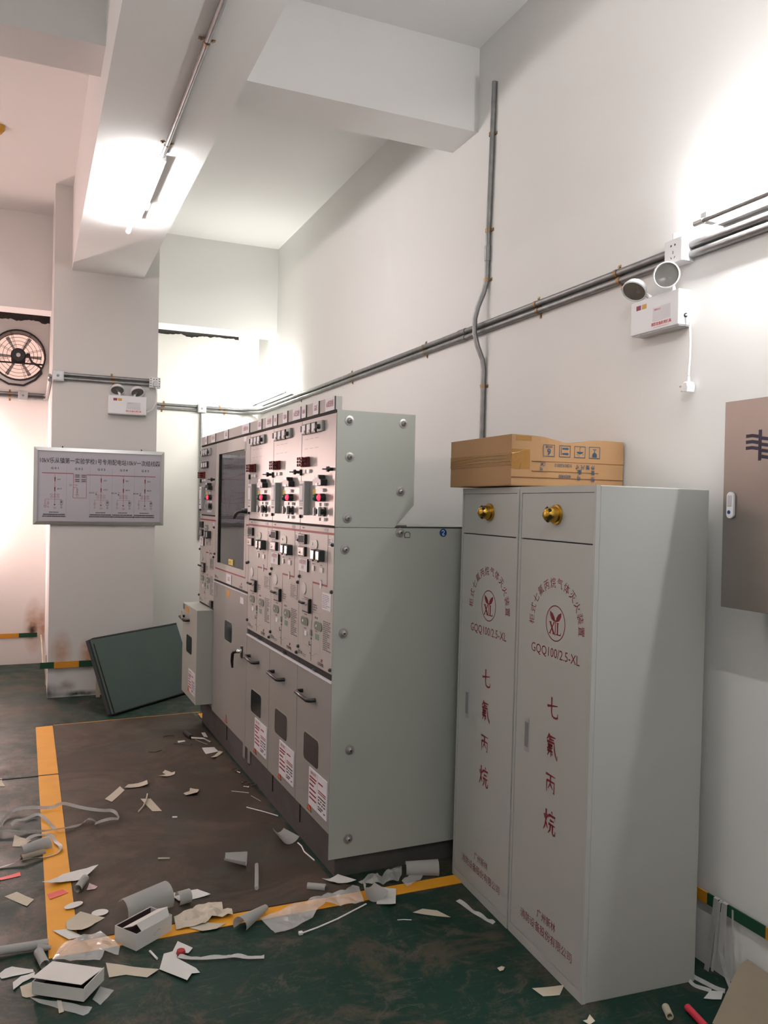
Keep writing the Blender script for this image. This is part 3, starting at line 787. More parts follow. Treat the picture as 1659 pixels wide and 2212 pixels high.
# metering unit with the big glazed door
def metering():
    s0, w = 1.380, 0.870
    t = unit('metering_unit', 'wide metering switchgear unit with a tall glazed door and hanging paper diagram', s0, w)
    # hollow upper part behind the glass
    a = 0.0025
    MB().prism([(0.036, 0.0867), (0.80, 0.0867), (0.80, 1.09), (0.012, 1.09), (0.012, 0.1975), (0.036, 0.1975)], 'y', a, w - a).build('lower_housing', 'gear_grey', t)
    box('back_housing', 'gear_grey', t, 0.16, 0.365, a, w - a, 1.0905, 1.9975)
    box('side_wall', 'gear_grey', t, 0.012, 0.1595, a, 0.02, 1.0905, 1.9975)
    box('side_wall', 'gear_grey', t, 0.012, 0.1595, w - 0.02, w - a, 1.0905, 1.9975)
    box('top_wall', 'gear_grey', t, 0.012, 0.1595, 0.0205, w - 0.0205, 1.98, 1.9975)
    header(t, w, [(0.010, 0.175, '计量柜10kV', 0.030, 0.75), (0.52, 0.63, 'G02', 0.034, 0.9)])
    S0, S1, Z0, Z1 = 0.105, 0.782, 1.198, 1.911
    fr = MB()
    fr.box(-0.004, 0.0115, 0.002, S0, 1.083, 1.9865); fr.box(-0.004, 0.0115, S1, w - 0.002, 1.083, 1.9865)
    fr.box(-0.004, 0.0115, S0, S1, 1.083, Z0); fr.box(-0.004, 0.0115, S0, S1, Z1, 1.9865)
    D = fr.build('door_frame', 'gear_mid', t)
    box('door_glass', 'window_glass', t, 0.004, 0.007, S0 + 0.001, S1 - 0.001, Z0 + 0.001, Z1 - 0.001)
    box('window_seal', 'black_plastic', D, -0.0055, 0.003, S1 - 0.012, S1 + 0.003, Z0, Z1)
    # paper diagram inside, wavy top
    n = 24
    pv = []; pf = []
    for k in range(n + 1):
        s = S0 + 0.006 + (S1 - S0 - 0.03) * k / n
        lx = 0.020 + 0.006 * math.sin(k * 0.55)
        zt = 1.870 + 0.016 * math.cos(k * 0.52 + 0.6)
        zb = 1.470 + 0.006 * math.sin(k * 0.3)
        pv += [(lx, s, zb), (lx, s, zt)]
    for k in range(n): pf.append((2 * k, 2 * k + 2, 2 * k + 3, 2 * k + 1))
    pp = MB().add(pv, pf).build('paper_diagram', 'paper_violet', t, smooth=True)
    f = Flat(FRONT, (0.0125, 0, 0))
    f.stroke([(-0.75, 1.762), (-0.6, 1.752), (-0.45, 1.752), (-0.3, 1.762), (-0.14, 1.772)], 0.005)
    f.stroke([(-0.70, 1.745), (-0.695, 1.68), (-0.66, 1.60), (-0.61, 1.54), (-0.60, 1.50)], 0.011)
    f.stroke([(-0.50, 1.735), (-0.505, 1.66), (-0.53, 1.60), (-0.56, 1.53), (-0.58, 1.51)], 0.011)
    f.stroke([(-0.76, 1.622), (-0.55, 1.612), (-0.40, 1.614), (-0.13, 1.63)], 0.004)
    f.stroke([(-0.76, 1.596), (-0.55, 1.586), (-0.40, 1.588), (-0.13, 1.60)], 0.004)
    f.stroke([(-0.72, 1.532), (-0.60, 1.526), (-0.45, 1.53)], 0.004)
    f.build('diagram_lines', 'mimic_red', pp)
    f = Flat(FRONT, (0.0125, 0, 0)); rnd = random.Random(5)
    for k in range(14): f.rect(-0.68 + 0.03 * (k % 7), -0.66 + 0.03 * (k % 7), 1.828 - 0.018 * (k // 7), 1.838 - 0.018 * (k // 7))
    for k in range(8): f.rect(-0.42 + 0.03 * k, -0.402 + 0.03 * k, 1.832 + 0.01 * rnd.random(), 1.840 + 0.008 * rnd.random())
    for r in range(3):
        for k in range(16): f.rect(-0.75 + 0.037 * k, -0.735 + 0.037 * k + 0.01 * rnd.random(), 1.505 - 0.013 * r, 1.511 - 0.013 * r)
    for k in range(6): f.rect(-0.45 + 0.05 * k, -0.42 + 0.05 * k, 1.652, 1.660)
    f.build('diagram_print', 'print_grey', pp)
    box('sticker', 'sticker_yellow', t, -0.0002, 0.0035, 0.38, 0.49, 1.206, 1.240)
    text_rows(t, 0.48, 0.39, 1.230, 1.214, 2, d=-0.0007, seed=21)
    # handle
    h = MB().tube([(-0.004, 0.052, 1.548), (-0.030, 0.055, 1.549), (-0.042, 0.09, 1.547), (-0.044, 0.15, 1.530), (-0.042, 0.20, 1.505)], [0.016, 0.014, 0.013, 0.012, 0.008], 10).build('door_handle', 'black_plastic', t, smooth=True)
    f = Flat(FRONT, (-0.0047, 0, 0))
    f.rect(-0.84, -0.062, 1.154, 1.162); f.rect(-0.062, -0.057, 1.154, 1.462); f.rect(-0.062, -0.001, 1.462, 1.472); f.rect(-0.843, -0.839, 1.16, 1.466); f.rect(-0.869, -0.839, 1.466, 1.474)
    f.build('mimic_line', 'mimic_red', D)
    box('seal_label', 'label_white', t, -0.0052, -0.0041, 0.392, 0.52, 1.086, 1.146)
    box('label_edge', 'dark_edge', t, -0.0052, -0.0041, 0.382, 0.3915, 1.086, 1.146)
    text('label_text', 'G02', 0.034, FRONT, (-0.0058, 0.455, 1.116), 'mimic_red', t)
    brands(t, 0.17, 0.85, 1.094, 1.114)
    box('paper_tag', 'label_white', t, -0.0052, -0.0041, 0.085, 0.15, 1.955, 1.985)
    box('paper_tag', 'disc_green', t, -0.0052, -0.0041, 0.095, 0.125, 1.90, 1.95)
    disc(t, 0.05, 1.42)
    box('door_seam', 'black_gap', t, 0.004, 0.0118, 0.002, w - 0.002, 1.068, 1.0828)
    ld = box('lower_door', 'gear_door', t, -0.004, 0.0115, 0.002, w - 0.002, 0.200, 1.0625, 0.0015)
    box('door_lip', 'label_white', t, -0.007, 0.0115, 0.002, w - 0.002, 1.063, 1.0675)
    lower_window(ld, 0.35, 0.537, 0.729, 0.852)
    box('data_plate', 'plate_steel', ld, -0.006, -0.0041, 0.77, 0.845, 0.975, 1.045)
    box('sticker', 'sticker_orange', ld, -0.0055, -0.0041, 0.42, 0.50, 1.005, 1.045)
    box('paper_tag', 'label_white', ld, -0.0055, -0.0041, 0.085, 0.165, 1.000, 1.038)
    pl = box('latch_plate', 'black_plastic', ld, -0.010, -0.0041, 0.085, 0.12, 0.685, 0.755, 0.002)
    MB().lathe([(0.014, 0.0), (0.013, 0.025), (0.010, 0.03), (0.0, 0.03)], (-0.010, 0.103, 0.725), (-1, 0, 0), 12).build('latch_boss', 'chrome', pl, smooth=True)
    MB().tube([(-0.034, 0.10, 0.726), (-0.045, 0.12, 0.722), (-0.05, 0.145, 0.705), (-0.052, 0.148, 0.66), (-0.050, 0.142, 0.622)], [0.012, 0.011, 0.010, 0.009, 0.006], 10).build('latch_lever', 'black_plastic', pl, smooth=True)
    warning_triangle(ld, 0.46, 0.217, 0.265, 0.06)
    for s, z in ((0.02, 1.25), (0.85, 1.25)): screw(t, s, z)

metering()

# incoming unit with the protruding cable box
def incoming():
    s0, w = 2.250, 0.470
    t = unit('switchgear_unit', 'grey switchgear unit with header G01 at the far end carrying a protruding cable box', s0, w)
    unit_body(t, w)
    header(t, w, [(0.010, 0.14, '进线柜10kV', 0.028, 0.62), (0.26, 0.34, 'G01', 0.034, 0.8)])
    d = box('instrument_door', 'gear_front', t, -0.004, 0.0115, 0.002, w - 0.0025, 1.506, 1.9865, 0.0015)
    upper_instruments(d, meters2=True, w=w)
    box('door_seam', 'black_gap', t, 0.002, 0.0118, 0.001, w - 0.001, 1.497, 1.5058)
    p = box('mimic_panel', 'gear_mid', t, -0.004, 0.0115, 0.002, w - 0.002, 0.881, 1.4965, 0.0015)
    mid_feeder(p, w, '进线柜', False)
    c = box('cable_box', 'gear_grey', t, -0.112, 0.011, 0.006, w + 0.03, 0.236, 0.868, 0.002)
    box('box_gap', 'black_gap', t, 0.0, 0.0115, 0.006, w - 0.002, 0.8685, 0.8805)
    box('sticker', 'sticker_orange', c, -0.0052, -0.004, 0.28, 0.38, 0.820, 0.853)
    box('barcode_label', 'print_grey', c, -0.0052, -0.004, 0.43, 0.485, 0.825, 0.862)
    MB().prism(rounded(0.16, 0.34, 0.545, 0.665, 0.02), 'x', -0.0062, -0.0035).build('inspection_window', 'dark_window', c)
    pull_handle(c, 0.34, 0.775)
    MB().tube([(-0.045, 0.30, 0.778), (-0.050, 0.315, 0.83)], 0.006, 8).build('handle_stem', 'plate_steel', c)
    instruction_sign(c, 0.02, 0.24, 0.29, 0.44)
    MB().prism([(0.19, 0.285), (0.26, 0.285), (0.225, 0.33)], 'x', -0.0095, -0.0086).build('warning_triangle', 'orange_warn', c)
    SHIFT.append((c, -0.1085))
    box('corner_switch', 'black_plastic', t, -0.02, -0.0045, 0.006, 0.055, 0.885, 0.93)
incoming()
# ------------------------------------------------------------------ extinguisher cabinets
KAI = {
 '七': [[(.06, .52), (.92, .66)], [(.42, .97), (.42, .32), (.48, .16), (.62, .10), (.80, .10), (.93, .16), (.94, .32)]],
 '氟': [[(.32, .98), (.24, .84), (.12, .72)], [(.30, .87), (.80, .89)], [(.30, .76), (.68, .77)], [(.14, .64), (.70, .66), (.72, .44), (.82, .18), (.95, .02), (.97, .20)],
       [(.20, .52), (.58, .53), (.57, .40)], [(.22, .40), (.57, .41)], [(.22, .40), (.20, .27), (.58, .28), (.56, .14), (.50, .17)], [(.34, .58), (.33, .26), (.20, .06)], [(.46, .58), (.46, .04)]],
 '丙': [[(.08, .90), (.92, .90)], [(.18, .62), (.18, .06)], [(.18, .62), (.84, .62), (.82, .10), (.72, .15)], [(.50, .90), (.48, .52), (.30, .24)], [(.49, .50), (.70, .28)]],
 '烷': [[(.09, .74), (.15, .55)], [(.38, .77), (.30, .60)], [(.24, .98), (.23, .50), (.16, .26), (.05, .08)], [(.24, .42), (.38, .20)], [(.66, .99), (.71, .88)], [(.47, .82), (.45, .68)],
       [(.47, .80), (.95, .81), (.90, .68)], [(.54, .60), (.86, .61)], [(.44, .43), (.95, .45)], [(.60, .43), (.56, .20), (.42, .04)], [(.76, .44), (.75, .14), (.82, .07), (.94, .09), (.97, .26)]],
}
def kai_char(f, ch, a, b, size):
    for st_ in KAI[ch]:
        pts = [(a + (x - 0.5) * size, b + (y - 0.5) * size) for x, y in st_]
        n = len(pts); tp = [1.0] * n
        tp[0] = 1.25; tp[-1] = 0.45
        f.stroke(pts, size * 0.095, tp)

def fire_cabinet(label, t0, loc_rot):
    loc, rot = loc_rot
    W, Dp, H = 0.500, 0.448, 1.678
    t = thing('extinguisher_cabinet', label, 'cabinet', loc, rot, 'gas extinguisher cabinets')
    # carcass: sides, back, top, bottom rail and front frame, so the door sits in an opening
    box('carcass', 'cabinet_grey', t, 0.016, Dp, 0.0, W - 0.003, 0.0, H, 0.003)
    fr = MB()
    fr.box(0.0, 0.0155, 0.0, 0.013, 0, H); fr.box(0.0, 0.0155, W - 0.016, W - 0.003, 0, H)
    fr.box(0.0, 0.0155, 0.0131, W - 0.0161, 0, 0.034); fr.box(0.0, 0.0155, 0.0131, W - 0.0161, 1.655, H)
    fr.build('front_frame', 'cabinet_grey', t)
    box('gap_backing', 'cabinet_gap', t, 0.012, 0.0158, 0.0131, W - 0.0161, 0.034, 1.655)
    up = box('upper_panel', 'cabinet_grey', t, 0.0015, 0.0118, 0.0150, W - 0.0180, 1.4870, 1.6535, 0.0012)
    door = box('door', 'cabinet_grey', t, 0.0015, 0.0118, 0.0150, W - 0.0180, 0.0365, 1.4825, 0.0012)
    # brass nozzle
    nc = (0.0015, 0.236, 1.578)
    MB().lathe([(0.0, 0.052), (0.012, 0.052), (0.020, 0.046), (0.0255, 0.034), (0.0285, 0.018), (0.0285, 0.010), (0.035, 0.009), (0.036, 0.003), (0.036, 0.0)], nc, (-1, 0, 0), 24).build('nozzle', 'brass', up, smooth=True)
    for k in range(6):
        a = math.radians(60 * k + 20)
        n_ = Vector((-0.75, 0.66 * math.cos(a), 0.66 * math.sin(a))).normalized()
        c = Vector((nc[0] - 0.0405, nc[1] + 0.0218 * math.cos(a), nc[2] + 0.0218 * math.sin(a)))
        MB().cyl(c - n_ * 0.002, c + n_ * 0.0020, 0.0074, 10).build('nozzle_hole', 'black_gap', up)
    # recessed pull
    hb = box('recessed_handle', 'steel_box', door, 0.0002, 0.0015, 0.383, 0.420, 0.706, 0.828, 0.0006)
    box('handle_recess', 'inset_metal', door, -0.0004, 0.0002, 0.388, 0.412, 0.722, 0.812)
    # lettering
    d = 0.0009
    for k, ch in enumerate('七氟丙烷'):
        f = Flat(FRONT, (d, 0, 0)); kai_char(f, ch, -0.228, (0.905, 0.772, 0.640, 0.507)[k], (0.078, 0.084, 0.074, 0.084)[k]); f.build('large_lettering', 'print_maroon', door)
    cx, cz = 0.226, 1.200
    f = Flat(FRONT, (d, -0.0, 0)); C = -cx
    f.circle(C, cz, 0.063, 0.0038, 40)
    def leaf(sgn):
        pts = [(C + sgn * 0.002, cz + 0.005), (C + sgn * 0.006, cz + 0.020), (C + sgn * 0.018, cz + 0.033), (C + sgn * 0.037, cz + 0.041), (C + sgn * 0.036, cz + 0.026), (C + sgn * 0.026, cz + 0.012), (C + sgn * 0.012, cz + 0.006)]
        f.poly(pts if sgn < 0 else pts[::-1])
    leaf(-1); leaf(1)
    f.rect(C - 0.0022, C + 0.0022, cz - 0.042, cz + 0.012)
    zt, zb = cz + 0.002, cz - 0.038
    f.stroke([(C - 0.034, zt), (C - 0.008, zb)], 0.0095); f.stroke([(C - 0.009, zt), (C - 0.035, zb)], 0.0055)
    for a0, a1, z in ((-0.041, -0.026, zt), (-0.014, -0.004, zt), (-0.041, -0.028, zb), (-0.017, -0.003, zb)): f.rect(C + a0, C + a1, z - 0.0014, z + 0.0014)
    f.rect(C + 0.011, C + 0.019, zb, zt); f.rect(C + 0.007, C + 0.023, zt - 0.0014, zt + 0.0014); f.rect(C + 0.006, C + 0.036, zb - 0.0014, zb + 0.0024); f.poly([(C + 0.030, zb), (C + 0.036, zb), (C + 0.037, zb + 0.012)])
    f.build('emblem', 'print_maroon', door)
    for k, ch in enumerate('柜式七氟丙烷气体灭火装置'):
        a = math.radians(178 - k * 176 / 11.0)
        text('arc_lettering', ch, 0.040, FRONT, (d, cx - 0.158 * math.cos(a), 1.190 + 0.148 * math.sin(a)), 'print_maroon', door, rot=a - math.pi / 2, sx=0.92)
    text('model_lettering', 'GQQ100/2.5-XL', 0.047, FRONT, (d, 0.228, 1.094), 'print_maroon', door, sx=0.98)
    text('maker_lettering', '广州新林', 0.036, FRONT, (d, 0.232, 0.159), 'print_maroon', door, sx=0.86)
    text('maker_lettering', '消防设备股份有限公司', 0.036, FRONT, (d, 0.236, 0.110), 'print_maroon', door, sx=0.96)
    return t
CA = -0.060; TILT = 0.008
def cab_loc(s): return (1.661 + 0.0547 * s, 2.180 + 0.9985 * s, 0.0)
fire_cabinet('light grey gas extinguisher cabinet standing clear, with its whole side panel visible', 0, (cab_loc(0.0), (0, TILT, CA)))
fire_cabinet('light grey gas extinguisher cabinet next to the switchgear, under the cardboard box', 1, (cab_loc(0.503), (0, TILT, CA)))

# ------------------------------------------------------------------ cardboard box on the cabinets
def carton():
    x0, x1, y0, y1, z0, h = 0.0, 0.520, 0.0, 0.515, 0.0, 0.198
    t = thing('cardboard_box', 'brown taped cardboard box with upside down blue print on top of the cabinets', 'box', (1.690, 2.722, 1.6830), (0, 0, -0.02))
    n = 16
    mb = MB(); P = []
    def top(x, y):
        u = (x - x0) / (x1 - x0); v = (y - y0) / (y1 - y0)
        return h - 0.020 * math.exp(-((u - 0.50) / 0.16) ** 2) * math.exp(-(v / 0.4) ** 2) - 0.008 * u
    # sides and top as a grid shell
    xs = [x0 + (x1 - x0) * i / n for i in range(n + 1)]; ys = [y0 + (y1 - y0) * i / n for i in range(n + 1)]
    ids = {}
    V = []; F = []
    for i, x in enumerate(xs):
        for j, y in enumerate(ys):
            ids[i, j] = len(V); V.append((x, y, top(x, y)))
    for i in range(n):
        for j in range(n): F.append((ids[i, j], ids[i + 1, j], ids[i + 1, j + 1], ids[i, j + 1]))
    def side(line):
        for (a, b) in zip(line[:-1], line[1:]):
            pa, pb = V[a], V[b]
            k = len(V)
            mids = []
            for q in (pa, pb):
                bul = 0.004 if q[2] < h - 0.006 else 0.0
                V.append((q[0], q[1], q[2])); V.append((q[0], q[1] - (bul if q[1] == y0 else 0), q[2] * 0.85)); V.append((q[0], q[1], z0))
            F.append((k, k + 3, k + 4, k + 1)); F.append((k + 1, k + 4, k + 5, k + 2))
    side([ids[i, 0] for i in range(n + 1)]); side([ids[i, n] for i in range(n, -1, -1)])
    side([ids[0, j] for j in range(n, -1, -1)]); side([ids[n, j] for j in range(n + 1)])
    mb.add(V, F)
    o = mb.build('carton_shell', 'cardboard', t, smooth=True)
    box('carton_base', 'cardboard', t, x0, x1, y0, y1, 0.0, 0.004)
    # tape on the end facing the room, and wrapping the corner
    box('packing_tape', 'packing_tape', t, -0.0012, -0.0004, 0.0, 0.515, 0.080, 0.128)
    box('packing_tape', 'packing_tape', t, 0.0, 0.082, -0.0012, -0.0004, 0.066, 0.142)
    box('packing_tape', 'packing_tape', t, 0.44, 0.52, -0.0012, -0.0004, 0.060, 0.095)
    box('packing_tape', 'packing_tape', t, 0.02, 0.088, -0.0012, -0.0004, 0.176, 0.194)
    for pts in ([(0.0, 0.124), (0.03, 0.130), (0.055, 0.139)], [(0.0, 0.088), (0.02, 0.10), (0.03, 0.108)], [(0.035, 0.066), (0.042, 0.088)]):
        MB().tube([(a, -0.002, b) for a, b in pts], 0.0010, 5).build('tape_wrinkle', 'packing_tape', t)
    for (sa, sb, za, zb) in ((0.02, 0.5, 0.122, 0.112), (0.0, 0.515, 0.096, 0.090), (0.04, 0.40, 0.108, 0.104)):
        MB().tube([(-0.002, sa, za), (-0.002, (sa + sb) / 2, (za + zb) / 2 + 0.003), (-0.002, sb, zb)], 0.0011, 5).build('tape_wrinkle', 'packing_tape', t)
    for zc in (0.098, 0.035, 0.060):
        box('score_line', 'cardboard_edge', t, 0.09 if zc > 0.05 else 0.0, 0.52 if zc != 0.060 else 0.4, -0.0043, -0.0002, zc, zc + 0.0016)
    d = -0.0046
    f = Flat(FACE_Y, (0, d, 0))
    for c in (0.165, 0.238, 0.308, 0.378):
        f.frame_rect(c - 0.026, c + 0.026, 0.118, 0.164, 0.0022)
    f.rect(0.150, 0.180, 0.1565, 0.1585); f.rect(0.150, 0.180, 0.1525, 0.1548)
    # two arrows pointing sideways
    f.rect(0.220, 0.2225, 0.126, 0.158)
    for zc in (0.131, 0.151):
        f.rect(0.226, 0.247, zc - 0.0035, zc + 0.0035); f.poly([(0.247, zc - 0.006), (0.257, zc), (0.247, zc + 0.006)])
    # umbrella upside down
    f.poly([(0.291, 0.142), (0.297, 0.136), (0.305, 0.133), (0.311, 0.133), (0.319, 0.136), (0.325, 0.142)])
    f.rect(0.307, 0.3085, 0.142, 0.158); f.rect(0.307, 0.314, 0.157, 0.1585)
    for a, b in ((0.293, 0.130), (0.298, 0.127), (0.304, 0.124), (0.322, 0.130)): f.rect(a, a + 0.0025, b, b + 0.003)
    # glass upside down
    f.poly([(0.367, 0.123), (0.389, 0.123), (0.389, 0.133), (0.386, 0.138), (0.381, 0.141), (0.375, 0.141), (0.370, 0.138), (0.367, 0.133)])
    f.rect(0.3765, 0.3795, 0.141, 0.152); f.rect(0.369, 0.387, 0.152, 0.1545)
    f.build('handling_marks', 'print_blue', t)
    text('carton_print', '6', 0.034, FACE_Y, (0.165, d, 0.138), 'print_blue', t, rot=math.pi, thick=0.0012)
    for body, x, z, s, sx in (('外 型 尺 寸', 0.335, 0.083, 0.019, 1.0), ('51.5X19.5X51.5', 0.232, 0.086, 0.017, 0.72), ('CM', 0.140, 0.088, 0.017, 0.8), ('重', 0.372, 0.062, 0.019, 1), ('量:', 0.308, 0.064, 0.019, 1), ('kg', 0.132, 0.066, 0.018, 0.8), ('型', 0.372, 0.036, 0.020, 1), ('号', 0.305, 0.040, 0.020, 1), ('400X400', 0.240, 0.043, 0.019, 0.8)):
        text('carton_print', body, s, FACE_Y, (x, d, z), 'print_blue', t, rot=math.pi, sx=sx, thick=0.0003)
carton()

# ------------------------------------------------------------------ stainless wall box
def stainless_box():
    t = thing('wall_cabinet', 'brushed stainless steel wall cabinet with a navy emblem and oval lock', 'cabinet', (XW, 1.36, 1.296))
    Wd = 0.652; D = 0.165; H = 0.654
    box('body', 'stainless', t, -D, 0.0, 0.0, Wd, 0.0, H, 0.002)
    door = box('door', 'stainless', t, -D - 0.014, -D - 0.001, 0.0, Wd, 0.0, H, 0.0015)
    x = -D - 0.014
    # oval lock
    lk = MB().prism([(Wd - 0.037 + 0.014 * math.cos(a), 0.325 + (0.028 if math.sin(a) > 0 else -0.028) + 0.014 * math.sin(a)) for a in [2 * math.pi * (k + 0.5) / 24 for k in range(24)]], 'x', x - 0.010, x).build('oval_lock', 'white_plastic', door, bevel=0.002)
    MB().cyl((x - 0.0105, Wd - 0.035, 0.303), (x - 0.0115, Wd - 0.035, 0.303), 0.006, 12).build('key_cover', 'sticker_blue', door)
    box('lock_flap', 'plate_grey', door, x - 0.0115, x - 0.0101, Wd - 0.045, Wd - 0.029, 0.322, 0.356)
    f = Flat(FRONT, (x - 0.0006, 0, 0))
    s0 = Wd - 0.087
    for k in range(3):
        z = 0.539 - 0.0185 * k
        f.stroke([(-s0 - 0.0, z), (-s0 + 0.025, z + 0.001), (-s0 + 0.048, z - 0.003)], 0.0105)
    f.rect(-s0 + 0.048, -s0 + 0.060, 0.462, 0.556)
    for k in range(4):
        z = 0.530 - 0.0185 * k
        f.stroke([(-s0 + 0.060, z), (-s0 + 0.085, z - 0.004), (-s0 + 0.11, z - 0.002)], 0.0105)
    f.build('emblem', 'logo_navy', door)
stainless_box()

# ------------------------------------------------------------------ conduits
def clip_on(parent, c, axis, wall, r, name='clip'):
    """a saddle clip: band round the pipe and two ears on the wall. axis: pipe direction, wall: outward wall normal"""
    c = Vector(c); ax = Vector(axis).normalized(); nn = Vector(wall).normalized(); sd = ax.cross(nn)
    mb = MB()
    band = []
    for k in range(9):
        a = math.pi * k / 8
        band.append(c + (sd * math.cos(a) + nn * math.sin(a)) * (r + 0.0025))
    w = ax * 0.009
    V = []; F = []
    for p in band: V += [p - w, p + w]
    for k in range(8): F.append((2 * k, 2 * k + 1, 2 * k + 3, 2 * k + 2))
    mb.add(V, F)
    for sg in (1, -1):
        e = c + sd * sg * (r + 0.010) - nn * (r - 0.0005)
        q = [e + ax * a * 0.008 + sd * b * 0.011 + nn * cc * 0.0016 for cc in (-0.2, 1) for a, b in ((-1, -1), (1, -1), (1, 1), (-1, 1))]
        mb.hexa(q)
        mb.cyl(e + nn * 0.0016, e + nn * 0.007, 0.005, 8)
    return mb.build(name, 'brass_clip', parent)

def conduit(name, label, path, r, clips=(), m='galvanised', couplers=()):
    t = thing(name, label, 'conduit', path[0])
    o = Vector(path[0])
    rel = [Vector(p) - o for p in path]
    MB().tube(rel, r, 12).build('pipe', m, t, smooth=True)
    for c, ax, nn in clips:
        clip_on(t, Vector(c) - o, ax, nn, r)
    for a, b in couplers:
        MB().tube([Vector(a) - o, Vector(b) - o], r + 0.003, 12).build('coupler', 'galvanised', t, smooth=True)
    return t
RP = 0.0145
xr = XW - RP
def bend(p0, c, p1, n=6):
    p0, c, p1 = Vector(p0), Vector(c), Vector(p1)
    return [tuple((1 - t) ** 2 * p0 + 2 * t * (1 - t) * c + t * t * p1) for t in (k / n for k in range(n + 1))]
yb_ = YB - RP
for lab, z, ofs in (('upper galvanised conduit of the pair along the long white wall', 2.571, 0.0), ('lower galvanised conduit of the pair along the long white wall', 2.536, 0.0)):
    path = [(xr, 1.0, z), (xr, 8.40, z)] + bend((xr, 8.42, z), (xr, yb_, z), (xr - 0.22, yb_, z))[1:] + [(1.66, yb_, z)]
    clips = [((xr, y, z), (0, 1, 0), (-1, 0, 0)) for y in ((2.77, 3.36, 4.58, 5.85, 7.13) if z > 2.55 else (2.75, 3.34, 4.56, 5.83, 7.11))]
    clips += [((1.86 - (0.05 if z > 2.55 else 0), yb_, z), (1, 0, 0), (0, -1, 0))]
    conduit('wall_conduit', lab, path, RP, clips, couplers=[((xr, 4.05, z), (xr, 4.13, z))])
vx = XW - 0.014
conduit('riser_conduit', 'vertical galvanised conduit climbing the long white wall behind the cardboard box',
        [(vx, 3.80, 3.83), (vx, 3.81, 3.56), (vx, 3.83, 3.06), (vx, 3.835, 2.80), (vx - 0.01, 3.845, 2.74), (vx - 0.034, 3.865, 2.66), (vx - 0.045, 3.875, 2.60), (vx - 0.045, 3.875, 2.52), (vx - 0.03, 3.865, 2.45), (vx - 0.006, 3.852, 2.38), (vx, 3.85, 2.33), (vx, 3.855, 1.55)],
        0.0135, [((vx, 3.815, 3.56), (0, 0, 1), (-1, 0, 0)), ((vx, 3.83, 3.06), (0, 0, 1), (-1, 0, 0)), ((vx, 3.835, 2.80), (0, 0, 1), (-1, 0, 0)), ((vx, 3.853, 2.24), (0, 0, 1), (-1, 0, 0))],
        couplers=[((vx, 3.832, 2.98), (vx, 3.833, 2.90))])
yk = 7.12 - RP
for lab, z in (('upper galvanised conduit of the pair across the column', 2.590), ('lower galvanised conduit of the pair across the column', 2.556)):
    conduit('column_conduit', lab, [(0.225, yk, z), (0.93, yk, z)], RP, [((0.60 + (0.015 if z < 2.57 else 0), yk, z), (1, 0, 0), (0, -1, 0))], couplers=[((0.225, yk, z), (0.26, yk, z)), ((0.89, yk, z), (0.93, yk, z))])
for lab, z in (('upper galvanised conduit on the recessed wall between column and junction box', 2.575), ('lower galvanised conduit on the recessed wall between column and junction box', 2.535)):
    conduit('wall_conduit', lab, [(0.965, yb_, z), (1.578, yb_, z)], RP, [((1.24 - (0.02 if z < 2.55 else 0), yb_, z), (1, 0, 0), (0, -1, 0))])
for lab, z in (('upper grey conduit on the recessed wall below the exhaust fan', 2.588), ('lower grey conduit on the recessed wall below the exhaust fan', 2.553)):
    conduit('wall_conduit', lab, [(-1.2, yb_, z), (0.10, yb_, z)] + bend((0.10, yb_, z), (0.134, yb_, z), (0.134, yb_ - 0.05, z))[1:] + [(0.134, 7.6, z), (0.134, 7.22, z)], RP, [((-0.19, yb_, z), (1, 0, 0), (0, -1, 0))])
conduit('drop_conduit', 'grey conduit dropping from the junction box behind the switchgear', [(1.620, yb_, 2.508), (1.620, yb_, 1.2)], 0.0125)
conduit('beam_conduit', 'steel conduit running along the underside of the big ceiling beam', [(0.617, 1.05, 3.416), (0.617, 4.50, 3.416)], 0.0125,
        [((0.617, 3.32, 3.416), (0, 1, 0), (0, 0, -1)), ((0.617, 4.36, 3.416), (0, 1, 0), (0, 0, -1)), ((0.617, 2.3, 3.416), (0, 1, 0), (0, 0, -1))], m='galvanised')

def junction_box(label, c, nrm, size=0.086, depth=0.05):
    t = thing('junction_box', label, 'junction box', c)
    h = size / 2
    if abs(nrm[0]) > 0.5:
        box('case', 'steel_box', t, -depth, 0.0, -h, h, -h, h, 0.004)
        MB().lathe([(0.0, 0.003), (0.012, 0.002), (0.013, 0.0)], (-depth, 0, 0), (-1, 0, 0), 12).build('cover_screw', 'galvanised', t, smooth=True)
    else:
        box('case', 'steel_box', t, -h, h, -depth, 0.0, -h, h, 0.004)
        box('cover', 'steel_box', t, -h + 0.008, h - 0.008, -depth - 0.004, -depth, -h + 0.008, h - 0.008, 0.002)
        MB().lathe([(0.0, 0.003), (0.010, 0.002), (0.011, 0.0)], (0, -depth - 0.004, 0), (0, -1, 0), 12).build('cover_screw', 'galvanised', t, smooth=True)
    return t
junction_box('square steel junction box at the corner of the column', (0.192, 7.12, 2.573), (0, -1, 0))
junction_box('square steel junction box on the recessed wall above the switchgear', (1.620, YB, 2.555), (0, -1, 0))
junction_box('square steel junction box on the recessed wall below the exhaust fan', (-0.075, YB, 2.570), (0, -1, 0))

